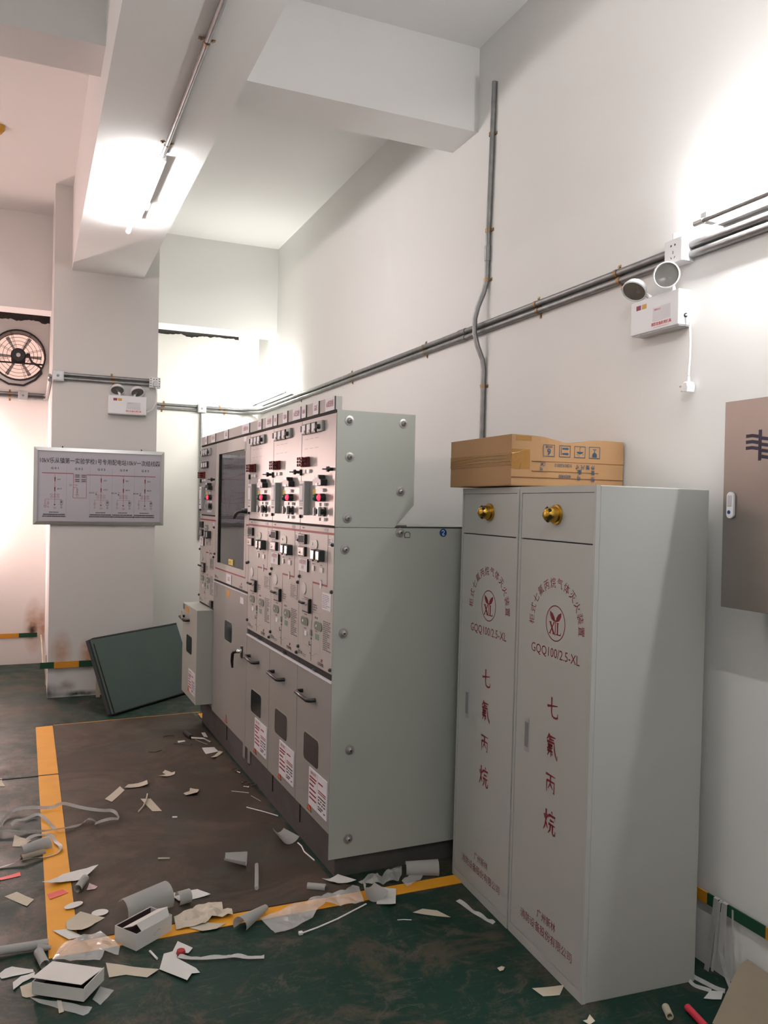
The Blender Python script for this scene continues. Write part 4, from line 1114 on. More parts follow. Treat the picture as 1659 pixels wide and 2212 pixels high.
# ------------------------------------------------------------------ sockets
def socket_wall():
    t = thing('wall_socket', 'white wall socket on the conduits of the long white wall', 'socket', (XW, 2.395, 2.552), (0, 0, 0))
    box('back_box', 'white_plastic', t, -0.052, 0.0, -0.043, 0.043, -0.040, 0.045, 0.003)
    p = box('face_plate', 'white_plastic', t, -0.062, -0.0525, -0.045, 0.045, -0.042, 0.047, 0.003)
    f = Flat(FRONT, (-0.0626, 0, 0))
    f.circle(-0.010, 0.022, 0.0042, None, 10); f.circle(0.010, 0.022, 0.0042, None, 10)
    f.stroke([(0.0, 0.002), (0.0, -0.010)], 0.0032); f.stroke([(-0.011, -0.019), (-0.006, -0.027)], 0.0032); f.stroke([(0.011, -0.019), (0.006, -0.027)], 0.0032)
    f.build('socket_holes', 'black_plastic', t)
    MB().cyl((-0.03, 0.02, 0.047), (-0.03, 0.02, 0.075), 0.014, 12).build('cable_gland', 'white_plastic', t, smooth=True)
socket_wall()
def socket_column():
    t = thing('wall_socket', 'white wall socket at the edge of the column with a grey plug in it', 'socket', (0.940, 7.12, 2.573))
    box('back_box', 'white_plastic', t, -0.044, 0.044, -0.05, 0.0, -0.043, 0.043, 0.003)
    f = Flat(FACE_Y, (0, -0.0506, 0))
    f.circle(-0.010, 0.026, 0.0045, None, 8); f.circle(0.010, 0.026, 0.0045, None, 8)
    for s in (-1, 1):
        for k in range(4): f.rect(s * 0.034 - 0.0035, s * 0.034 + 0.0035, -0.032 + 0.02 * k, -0.024 + 0.02 * k)
    f.build('socket_holes', 'black_plastic', t)
    MB().prism([(-0.019, -0.036), (0.019, -0.036), (0.019, -0.006), (0.010, 0.008), (-0.010, 0.008), (-0.019, -0.006)], 'y', -0.085, -0.051).build('plug', 'plate_grey', t, bevel=0.004)
socket_column()

# ------------------------------------------------------------------ emergency lights (two lamp heads on a white case)
def emergency_light(label, loc, rotz, head_dirs, cord, plug=None):
    """local frame: case front faces -y, x to the right"""
    t = thing('emergency_light', label, 'emergency light', loc, (0, 0, rotz), 'twin head emergency lights')
    if not plug: t.scale = (1.14, 1.14, 1.14)
    W, H, D = 0.262, 0.130, 0.062
    c = box('case', 'white_plastic', t, -W / 2, W / 2, -D, 0.0, 0.0, H, 0.003)
    box('case_base', 'plate_grey', t, -W / 2 + 0.004, W / 2 - 0.004, -D + 0.006, -0.002, -0.0035, -0.0002)
    for (hx, hy, hz, tilt) in head_dirs:
        st_ = MB().tube([(hx * 0.75, -0.030, H - 0.004), (hx * 0.75, -0.030, H + 0.014), (hx, hy + 0.012, H + hz)], 0.009, 10).build('swivel', 'white_plastic', t, smooth=True)
        ctr = Vector((hx, hy, H + hz)); d = Vector(tilt).normalized()
        hd = MB().lathe([(0.0, -0.034), (0.026, -0.030), (0.041, -0.016), (0.047, 0.0), (0.049, 0.012), (0.045, 0.014), (0.043, 0.009)], ctr, d, 24).build('lamp_head', 'lamp_housing', t, smooth=True)
        MB().lathe([(0.0, -0.006), (0.018, -0.004), (0.043, 0.008)], ctr, d, 24).build('reflector', 'reflector', hd, smooth=True)
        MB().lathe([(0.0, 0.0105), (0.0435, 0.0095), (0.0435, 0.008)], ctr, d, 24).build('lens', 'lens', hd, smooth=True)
    d = -D - 0.0006
    for a0, a1, m_ in ((-0.098, -0.072, 'stamp_red'), (-0.066, -0.040, 'stamp_gold')):
        f = Flat(FACE_Y, (0, d, 0)); f.rect(a0, a1, 0.092, 0.110); f.build('stamp', m_, t)
    f = Flat(FACE_Y, (0, d, 0)); f.rect(-0.005, 0.088, 0.034, 0.086); f.build('rating_plate', 'plate_grey', t)
    text('case_lettering', '消防应急照明灯具', 0.0135, FACE_Y, (0.041, d, 0.021), 'ink_red', t, thick=0.0003)
    f = Flat(FACE_Y, (0, d, 0)); f.rect(0.0, 0.085, 0.0095, 0.0105); f.build('case_underline', 'ink_red', t)
    text('plate_lettering', '消防认证', 0.009, FACE_Y, (0.020, d - 0.0005, 0.076), 'ink_red', t)
    MB().cyl((W / 2, -0.030, 0.035), (W / 2 + 0.004, -0.030, 0.035), 0.008, 12).build('cord_grommet', 'black_plastic', t)
    MB().tube(cord, 0.0042, 8).build('power_cord', 'white_plastic', t, smooth=True)
    if plug:
        pb = MB()
        x, y, z = plug
        pb.prism([(-0.018 + x, z - 0.045), (0.012 + x, z - 0.05), (0.016 + x, z - 0.03), (0.010 + x, z - 0.010), (-0.006 + x, z - 0.010), (-0.018 + x, z - 0.022)], 'y', y - 0.018, y + 0.018)
        o = pb.build('plug', 'white_plastic', t, bevel=0.004)
        for yy, zz in ((y - 0.008, z - 0.024), (y + 0.008, z - 0.024), (y, z - 0.040)):
            MB().box(x - 0.036, x - 0.018, yy - 0.0012, yy + 0.0012, zz - 0.003, zz + 0.003).build('plug_pin', 'plate_steel', o)
        MB().lathe([(0.0065, 0.0), (0.0065, 0.006), (0.005, 0.007), (0.0055, 0.013), (0.0045, 0.02)], (x, y, z - 0.010), (0, 0, 1), 10).build('strain_relief', 'white_plastic', o, smooth=True)
    return t
# on the long wall: local -y -> world -x, local x -> world -y
emergency_light('white twin head emergency light on the long wall with its plug hanging free', (XW, 2.490, 2.280), -math.pi / 2,
                [(-0.082, -0.085, 0.040, (0.22, -0.55, -0.72)), (0.088, -0.080, 0.054, (0.55, -0.80, -0.12))],
                [(0.131, -0.030, 0.035), (0.146, -0.030, 0.033), (0.152, -0.028, 0.01), (0.152, -0.024, -0.06), (0.150, -0.022, -0.12), (0.146, -0.022, -0.17), (0.146, -0.022, -0.188)], (0.146, -0.022, -0.200))
emergency_light('white twin head emergency light on the column above the wiring diagram board', (0.722, 7.12, 2.297), 0.0,
                [(-0.070, -0.045, 0.044, (-0.05, -0.60, -0.80)), (0.066, -0.045, 0.038, (0.14, -0.60, -0.80))],
                [(0.131, -0.030, 0.030), (0.148, -0.030, 0.030), (0.180, -0.032, 0.052), (0.200, -0.040, 0.100), (0.204, -0.055, 0.15), (0.197, -0.066, 0.195), (0.192, -0.066, 0.212)])

# ------------------------------------------------------------------ fluorescent lamps (their own light)
def beam_lamp(label, y, m_):
    t = thing('tube_lamp', label, 'lamp', (0.617, y, 3.43))
    box('housing', 'lamp_housing', t, -0.022, 0.022, 0.02, 0.76, -0.034, 0.0, 0.002)
    box('housing_end', 'lamp_housing', t, -0.026, 0.028, 0.70, 0.80, -0.046, 0.0, 0.003)
    for y0 in (0.06, 1.08):
        h = MB(); h.box(-0.068, 0.004, y0, y0 + 0.03, -0.050, -0.0405 + 0.03)
        h.build('tube_holder', 'lamp_housing', t, bevel=0.002)
    box('spine', 'lamp_housing', t, -0.012, 0.012, 0.80, 1.12, -0.030, 0.0)
    MB().cyl((-0.050, 0.0, -0.070), (-0.050, 1.19, -0.070), 0.0135, 12).build('fluorescent_tube', m_, t, smooth=True)
    for y0 in (0.062, 1.082): box('tube_clip', 'lamp_housing', t, -0.058, -0.042, y0, y0 + 0.012, -0.058, -0.0505)
beam_lamp('lit fluorescent tube lamp under the big ceiling beam near the column', 4.50, 'tube_beam')
beam_lamp('lit fluorescent tube lamp under the big ceiling beam above the viewpoint', -0.10, 'tube_beam_near')
def wall_lamp(label, y0, y1, m_, ends='near'):
    t = thing('tube_lamp', label, 'lamp', (XW, y0, 2.60))
    L = y1 - y0
    box('housing', 'lamp_housing', t, -0.030, 0.0, 0.05, L - 0.05, 0.0, 0.045, 0.002)
    for y in (0.03, L - 0.06):
        box('tube_holder', 'lamp_housing', t, -0.085, -0.0305, y, y + 0.03, 0.005, 0.040, 0.003)
    MB().cyl((-0.056, 0.0, 0.058), (-0.056, L, 0.058), 0.0135, 12).build('fluorescent_tube', m_, t, smooth=True)
    MB().cyl((-0.092, 0.035, 0.006), (-0.092, L - 0.035, 0.006), 0.0075, 10).build('guard_rod', 'galvanised', t, smooth=True)
    for y in (0.012, L - 0.055): MB().cyl((-0.092, y, 0.006), (-0.092, y + 0.043, 0.006), 0.0095, 10).build('rod_end', 'steel_box', t, smooth=True)
wall_lamp('lit fluorescent tube lamp on the long wall beside the white socket', 1.07, 2.27, 'tube_wall')
wall_lamp('lit fluorescent tube lamp on the long wall in the far corner above the switchgear', 7.30, 8.50, 'tube_corner')
# unseen lamps beside and behind the camera; pink one added in place of daylight
def ceiling_lamp(label, x, y, z, m_):
    t = thing('tube_lamp', label, 'lamp', (x, y, z))
    box('housing', 'lamp_housing', t, -0.03, 0.03, 0.02, 1.18, -0.045, 0.0, 0.002)
    for yy in (0.03, 1.14): box('tube_holder', 'lamp_housing', t, -0.014, 0.014, yy, yy + 0.03, -0.085, -0.0455)
    MB().cyl((0, 0.0, -0.085), (0, 1.2, -0.085), 0.0135, 12).build('fluorescent_tube', m_, t, smooth=True)
ceiling_lamp('fluorescent tube lamp on the ceiling over the open side of the room', -1.90, 1.6, ZC, 'tube_ceiling')
def daylight_standin_lamp():  # added tube, stands in for daylight coming in low from the left
    t = thing('tube_lamp', 'added pinkish tube lamp standing in for daylight left of the exhaust fan', 'lamp', (-0.62, YB, 1.10))
    box('housing', 'lamp_housing', t, -0.022, 0.022, -0.030, 0.0, 0.05, 1.15, 0.002)
    for z in (0.03, 1.14): box('tube_holder', 'lamp_housing', t, -0.015, 0.015, -0.085, -0.0305, z, z + 0.03)
    MB().cyl((0, -0.072, 0.0), (0, -0.072, 1.2), 0.0135, 12).build('fluorescent_tube', 'tube_pink_daylight', t, smooth=True)
daylight_standin_lamp()
def side_lamp():
    t = thing('tube_lamp', 'rosy fluorescent tube lamp on the wall of the open side of the room', 'lamp', (XL, 5.0, 2.60))
    box('housing', 'lamp_housing', t, 0.0, 0.030, 0.05, 1.15, 0.0, 0.045, 0.002)
    for y in (0.03, 1.14): box('tube_holder', 'lamp_housing', t, 0.0305, 0.085, y, y + 0.03, 0.005, 0.040)
    MB().cyl((0.072, 0.0, 0.055), (0.072, 1.2, 0.055), 0.0135, 12).build('fluorescent_tube', 'tube_rose', t, smooth=True)
side_lamp()
def near_lamp():
    t = thing('tube_lamp', 'fluorescent tube lamp on the wall behind the viewpoint', 'lamp', (-0.3, YN, 2.60))
    box('housing', 'lamp_housing', t, 0.05, 1.15, 0.0, 0.030, 0.0, 0.045, 0.002)
    for x in (0.03, 1.14): box('tube_holder', 'lamp_housing', t, x, x + 0.03, 0.0305, 0.085, 0.005, 0.040)
    MB().cyl((0.0, 0.072, 0.055), (1.2, 0.072, 0.055), 0.0135, 12).build('fluorescent_tube', 'tube_near', t, smooth=True)
near_lamp()

# ------------------------------------------------------------------ wiring diagram board on the column
def board():
    x0, x1, z0, z1 = 0.024, 1.030, 1.388, 2.004
    t = thing('diagram_board', 'aluminium framed single line diagram board hung on the column', 'sign', (0, 7.12, 0))
    fw = 0.028
    yo = -0.026
    def bar(pts):
        # mitred frame bar with a sloped face
        mb = MB(); mb.add(pts, [(0, 3, 2, 1), (4, 5, 6, 7), (0, 1, 5, 4), (1, 2, 6, 5), (2, 3, 7, 6), (3, 0, 4, 7)])
        mb.build('frame_bar', 'alu_frame', t)
    o = [(x0, z0), (x1, z0), (x1, z1), (x0, z1)]; i = [(x0 + fw, z0 + fw), (x1 - fw, z0 + fw), (x1 - fw, z1 - fw), (x0 + fw, z1 - fw)]
    for k in range(4):
        j = (k + 1) % 4
        bar([(o[k][0], 0, o[k][1]), (o[j][0], 0, o[j][1]), (i[j][0], 0, i[j][1]), (i[k][0], 0, i[k][1]),
             (o[k][0], yo + 0.006, o[k][1]), (o[j][0], yo + 0.006, o[j][1]), (i[j][0], yo, i[j][1]), (i[k][0], yo, i[k][1])])
    p = box('panel', 'board_face', t, x0 + fw - 0.002, x1 - fw + 0.002, -0.018, -0.002, z0 + fw - 0.002, z1 - fw + 0.002)
    for x in (0.235, 0.845): MB().cyl((x, -0.012, z1 + 0.002), (x, -0.004, z1 + 0.010), 0.005, 8).build('hanger', 'dark_edge', t)
    d = -0.0186
    text('board_title', '10kV乐从镇第一实验学校1号专用配电站10kV一次结线图', 0.0485, FACE_Y, (0.528, d, 1.897), 'print_black', p, sx=0.78, thick=0.0004)
    cols = (0.182, 0.360, 0.532, 0.706, 0.877)
    for k, c in enumerate(cols):
        text('column_heading', 'G 0 %d' % (k + 1), 0.024, FACE_Y, (c, d, 1.838), 'print_black', p, sx=1.1, thick=0.0004)
    f = Flat(FACE_Y, (0, d, 0))
    f.rect(0.085, 0.320, 1.797, 1.802); f.rect(0.418, 0.962, 1.790, 1.795)
    f.rect(0.318, 0.3205, 1.606, 1.797); f.rect(0.418, 0.4205, 1.606, 1.795); f.rect(0.318, 0.4205, 1.604, 1.6065)
    for a in (0.328, 0.376):
        for b in (1.728, 1.764): f.frame_rect(a, a + 0.040, b, b + 0.031, 0.0012)
    f.rect(0.3195, 0.350, 1.686, 1.688); f.rect(0.3490, 0.351, 1.625, 1.687); f.frame_rect(0.345, 0.356, 1.652, 1.678, 0.0015); f.circle(0.350, 1.638, 0.010, 0.0015, 12); f.circle(0.350, 1.624, 0.010, 0.0015, 12)
    for cx in (0.298, 0.338): f.circle(cx, 1.707, 0.008, 0.0018, 10); f.rect(cx + 0.008, cx + 0.014, 1.7055, 1.7085)
    f.build('bus_line', 'mimic_red', p)
    for k in (0, 2, 3, 4):
        f = Flat(FACE_Y, (0, d, 0)); c = cols[k]
        f.rect(c - 0.001, c + 0.001, 1.545, 1.79)
        for zz in (1.745, 1.665): f.poly([(c - 0.0045, zz + 0.022), (c + 0.0045, zz + 0.022), (c + 0.003, zz - 0.012), (c - 0.003, zz - 0.012)])
        for r in (0, 1):
            for q in (-0.022, 0.0, 0.022):
                f.circle(c + q, 1.628 - 0.018 * r, 0.0075, 0.0016, 10)
            f.rect(c - 0.036, c - 0.03, 1.627 - 0.018 * r, 1.629 - 0.018 * r); f.rect(c + 0.03, c + 0.037, 1.627 - 0.018 * r, 1.629 - 0.018 * r)
        f.rect(c - 0.050, c + 0.050, 1.591, 1.5925)
        f.poly([(c - 0.008, 1.552), (c + 0.008, 1.552), (c, 1.540)]); f.circle(c, 1.522, 0.008, 0.0018, 10); f.rect(c + 0.008, c + 0.015, 1.521, 1.523)
        f.circle(c - 0.048, 1.560, 0.0085, 0.0016, 12); f.rect(c - 0.0488, c - 0.0472, 1.53, 1.592); f.rect(c - 0.057, c - 0.039, 1.529, 1.5305); f.rect(c - 0.053, c - 0.043, 1.523, 1.5245)
        if k == 0: f.circle(0.112, 1.545, 0.009, 0.0016, 12); f.circle(0.112, 1.533, 0.009, 0.0016, 12); f.frame_rect(0.107, 0.117, 1.558, 1.580, 0.0014); f.rect(0.1113, 0.1127, 1.58, 1.592); f.rect(0.112, 0.135, 1.591, 1.5925)
        f.build('diagram_lines', 'mimic_red', p)
    rnd = random.Random(2)
    for k in (0, 2, 3, 4):
        f = Flat(FACE_Y, (0, d - 0.0003, 0)); c = cols[k]
        f.frame_rect(c + 0.041, c + 0.060, 1.546, 1.582, 0.0018); f.poly([(c + 0.044, 1.574), (c + 0.057, 1.574), (c + 0.0505, 1.560)]); f.rect(c + 0.0497, c + 0.0513, 1.53, 1.592)
        for q, w in ((1.529, 0.010), (1.523, 0.007), (1.517, 0.004)): f.rect(c + 0.0505 - w, c + 0.0505 + w, q, q + 0.0016)
        if k: f.stroke([(c - 0.028, 1.655), (c - 0.038, 1.655), (c - 0.038, 1.637)], 0.0022); f.poly([(c - 0.044, 1.640), (c - 0.032, 1.640), (c - 0.038, 1.630)])
        for r, (w, h) in enumerate(((0.036, 0.006), (0.080, 0.009), (0.085, 0.009))):
            z = (1.488, 1.470, 1.455)[r]; a = c - w - 0.004
            while a < c + w - 0.006:
                q = 0.004 + 0.006 * rnd.random(); f.rect(a, a + q, z - h / 2, z + h / 2); a += q + 0.0016
        f.build('diagram_print', 'print_black', p)
    f = Flat(FACE_Y, (0, d - 0.0003, 0))
    for a in (0.329, 0.377):
        for b in (1.731, 1.767):
            for r in range(2): f.rect(a + 0.004, a + 0.036, b + 0.004 + 0.013 * r, b + 0.010 + 0.013 * r)
    f.build('diagram_print', 'print_black', p)
    for x in (0.268, 0.445, 0.616, 0.790):
        f = Flat(FACE_Y, (0, d, 0)); f.rect(x, x + 0.0008, 1.44, 1.86); f.build('faint_rule', 'print_grey', p)
    for k, (a, b) in enumerate((('601', '6014'), ('', ''), ('602', '6024'), ('801', '8014'), ('802', '8024'))):
        if a:
            text('switch_number', a, 0.017, FACE_Y, (cols[k] + 0.031, d, 1.750), 'print_black', p); text('switch_number', b, 0.017, FACE_Y, (cols[k] + 0.034, d, 1.675), 'print_black', p)
        if k > 1: text('switch_number', b + '0', 0.017, FACE_Y, (cols[k] - 0.072, d, 1.648), 'print_black', p)
board()

# ------------------------------------------------------------------ leaning door leaf / sheet stack
def leaning():
    e = Vector((0.752, 0.66, 0)); q = Vector((-0.66, 0.752, 0)); k = 0.235; h = 0.545
    up = (q * k + Vector((0, 0, h))); nrm = e.cross(up).normalized()
    if nrm.y > 0: nrm = -nrm
    base = Vector((0.572, 6.372, 0.0))
    t = thing('leaning_panel', 'pair of dark grey green sheets leaning against the column', 'panel', base)
    L = 0.98
    def sheet(name, m_, n0, n1, a0, a1, u0, u1):
        lift = Vector((0, 0, 0.0005)) 
        zmin = min((nrm * n).z for n in (n0, n1)); 
        pts = []
        for n in (n0, n1):
            for a, u in ((a0, u0), (a1, u0), (a1, u1), (a0, u1)):
                pts.append(e * a + up * u + nrm * n)
        mz = min(p.z for p in pts if True)
        return MB().hexa(pts)
    s1 = sheet('a', '', 0.002, 0.022, 0.012, L, 0.022, 0.985); s1.build('front_sheet', 'dark_sheet', t, bevel=0.002)
    s2 = sheet('b', '', -0.030, 0.001, 0.0, L, 0.028, 1.0); s2.build('back_sheet', 'dark_edge', t, bevel=0.003)
    s3 = sheet('c', '', 0.0225, 0.027, 0.014, 0.022, 0.025, 0.93); s3.build('edge_strip', 'black_gap', t)
    s4 = sheet('d', '', 0.0015, 0.026, 0.008, L, 0.012, 0.0215); s4.build('bottom_edge', 'black_gap', t)
    s5 = sheet('e', '', -0.03, 0.024, 0.03, L, 0.986, 1.008); s5.build('top_edge', 'dark_edge', t, bevel=0.003)
leaning()
# white post stub behind the sheets
tag(MB().box(0.515, 0.545, 7.03, 7.06, 0.0, 0.262).build('grounding_post', 'cork'), 'short dirty white post below the striped grounding bar at the column', 'post')

# ------------------------------------------------------------------ striped grounding bars
def grounding_bar(label, p0, p1, nrm, z0, z1, bands, stand=0.018, th=0.005):
    t = thing('grounding_bar', label, 'grounding bar', p0)
    p0, p1 = Vector(p0), Vector(p1); d = (p1 - p0).normalized(); n = Vector(nrm)
    for a, b, m_ in bands:
        pts = []
        for off in (stand, stand + th):
            for u, z in ((a, z0), (b, z0), (b, z1), (a, z1)):
                q = d * u + n * off; pts.append((q.x, q.y, z - p0.z))
        MB().hexa(pts).build('band', m_, t)
    Lb = (p1 - p0).length
    for u in (0.06, Lb * 0.5, Lb - 0.06):
        pts = []
        for off in (0.0, stand):
            for du, z in ((-0.01, z0 + 0.01), (0.01, z0 + 0.01), (0.01, z1 - 0.01), (-0.01, z1 - 0.01)):
                q = d * (u + du) + n * off; pts.append((q.x, q.y, z - p0.z))
        MB().hexa(pts).build('stand_off', 'galvanised', t)
    return t
G, Yl = 'bar_green', 'bar_yellow'
grounding_bar('green and yellow grounding bar along the foot of the long white wall', (XW, 1.2, 0.25), (XW, 3.2, 0.25), (-1, 0, 0), 0.228, 0.268,
              [(0.0, 0.30, G), (0.3003, 0.62, G), (0.6203, 0.745, Yl), (0.7453, 0.995, G), (0.9953, 1.07, Yl), (1.0703, 1.36, G), (1.3603, 1.68, Yl), (1.6803, 2.0, G)])
grounding_bar('green and yellow grounding bar across the foot of the column', (0.095, 7.12, 0.26), (0.80, 7.12, 0.26), (0, -1, 0), 0.240, 0.290,
              [(0.0, 0.103, G), (0.1033, 0.29, Yl), (0.2903, 0.50, G), (0.5003, 0.705, Yl)])
grounding_bar('green and yellow grounding bar at the foot of the recessed wall', (-1.2, YB, 0.28), (0.085, YB, 0.28), (0, -1, 0), 0.258, 0.300,
              [(0.0, 0.25, Yl), (0.2503, 0.5, G), (0.5003, 0.75, Yl), (0.7503, 0.95, G), (0.9503, 1.123, Yl), (1.1233, 1.285, G)])
# bar joining the two around the column corner
jb = thing('grounding_link', 'bent pale flat bar linking the grounding bars beside the column', 'grounding bar', (0.12, 7.15, 0.0))
MB().tube([(0.0, -0.02, 0.262), (0.0, 0.3, 0.262), (0.0, 1.46, 0.275)], 0.008, 6).build('bar', 'cork', jb)
MB().tube([(0.03, 0.45, 0.26), (0.03, 0.45, 0.005)], 0.006, 6).build('leg', 'cork', jb)

# ------------------------------------------------------------------ exhaust fan
def fan():
    FX, FZ = -0.121, 2.955
    t = thing('exhaust_fan', 'round black exhaust fan with wire guard set in the recessed wall', 'fan', (FX, YB, FZ))
    R = 0.232
    MB().lathe([(R - 0.001, 0.19), (R - 0.003, 0.0), (R - 0.004, -0.022), (R + 0.012, -0.022), (R + 0.012, -0.002)], (0, 0, 0), (0, 1, 0), 36).build('casing_ring', 'fan_black', t, smooth=True)
    for rr in (0.065, 0.10, 0.135, 0.17, 0.203):
        pts = [(rr * math.cos(2 * math.pi * k / 32), -0.012, rr * math.sin(2 * math.pi * k / 32)) for k in range(33)]
        MB().tube(pts, 0.0020, 5, caps=False).build('guard_ring', 'fan_black', t)
    for k in range(8):
        a = 2 * math.pi * k / 8 + 0.3
        for o in (-0.006, 0.006):
            s, c = math.sin(a), math.cos(a)
            MB().tube([(0.05 * c - o * s, -0.014, 0.05 * s + o * c), (0.228 * c - o * s, -0.014, 0.228 * s + o * c)], 0.0018, 5).build('guard_spoke', 'fan_black', t)
    MB().cyl((0, 0.0, 0), (0, 0.10, 0), 0.066, 24).build('motor', 'fan_black', t, smooth=True)
    MB().cyl((0, -0.030, 0), (0, 0.0, 0), 0.058, 24).build('motor_cap', 'fan_black', t, smooth=True)
    MB().lathe([(0.0, 0.003), (0.018, 0.002), (0.020, 0.0)], (0.0, -0.030, 0.0), (0, -1, 0), 14).build('badge', 'steel_box', t)
    MB().cyl((0.085, -0.022, 0.006), (0.085, 0.02, 0.006), 0.020, 12).build('terminal_box', 'fan_black', t)
    MB().box(-0.225, 0.225, 0.020, 0.045, -0.075, -0.062).build('support_bar', 'fan_black', t)
    for s in (-1, 1): MB().tube([(s * 0.045, 0.03, -0.068), (s * 0.05, 0.03, -0.03)], 0.014, 8).build('bracket', 'fan_black', t)
    for k in range(6):
        a = 2 * math.pi * k / 6
        pts = []
        for r_, w, tw in ((0.06, 0.012, 0.5), (0.13, 0.018, 0.42), (0.205, 0.024, 0.35)):
            for sg in (-1, 1):
                ang = a + sg * w / r_ * 0.5 * 1.4
                pts.append((r_ * math.cos(ang), 0.075 + sg * w * tw * 0.5, r_ * math.sin(ang)))
        V = pts + [(x, y + 0.003, z) for x, y, z in pts]
        F = [(0, 1, 3, 2), (2, 3, 5, 4), (6, 8, 9, 7), (8, 10, 11, 9), (0, 2, 8, 6), (2, 4, 10, 8), (1, 7, 9, 3), (3, 9, 11, 5), (4, 5, 11, 10), (0, 6, 7, 1)]
        MB().add(V, F).build('blade', 'fan_blade', t)
    MB().tube([(0.09, -0.02, 0.0), (0.12, -0.02, -0.06), (0.17, -0.02, -0.085), (0.20, -0.015, -0.11), (0.205, -0.012, -0.16), (0.15, -0.012, -0.225), (0.05, -0.012, -0.285), (-0.08, -0.012, -0.28), (-0.2, -0.012, -0.22), (-0.3, -0.012, -0.2)], 0.010, 8).build('power_cable', 'fan_black', t, smooth=True)
fan()

# ------------------------------------------------------------------ ceiling detector
sd_ = thing('smoke_detector', 'yellow domed detector on the ceiling left of the big beam', 'detector', (-0.245, 6.20, ZC))
MB().lathe([(0.055, 0.0), (0.055, -0.018), (0.045, -0.030)], (0, 0, 0), (0, 0, 1), 20).build('base', 'detector_yellow', sd_, smooth=True)
MB().lathe([(0.043, -0.029), (0.036, -0.045), (0.020, -0.055), (0.0, -0.056)], (0, 0, 0), (0, 0, 1), 20).build('dome', 'detector_yellow', sd_, smooth=True)
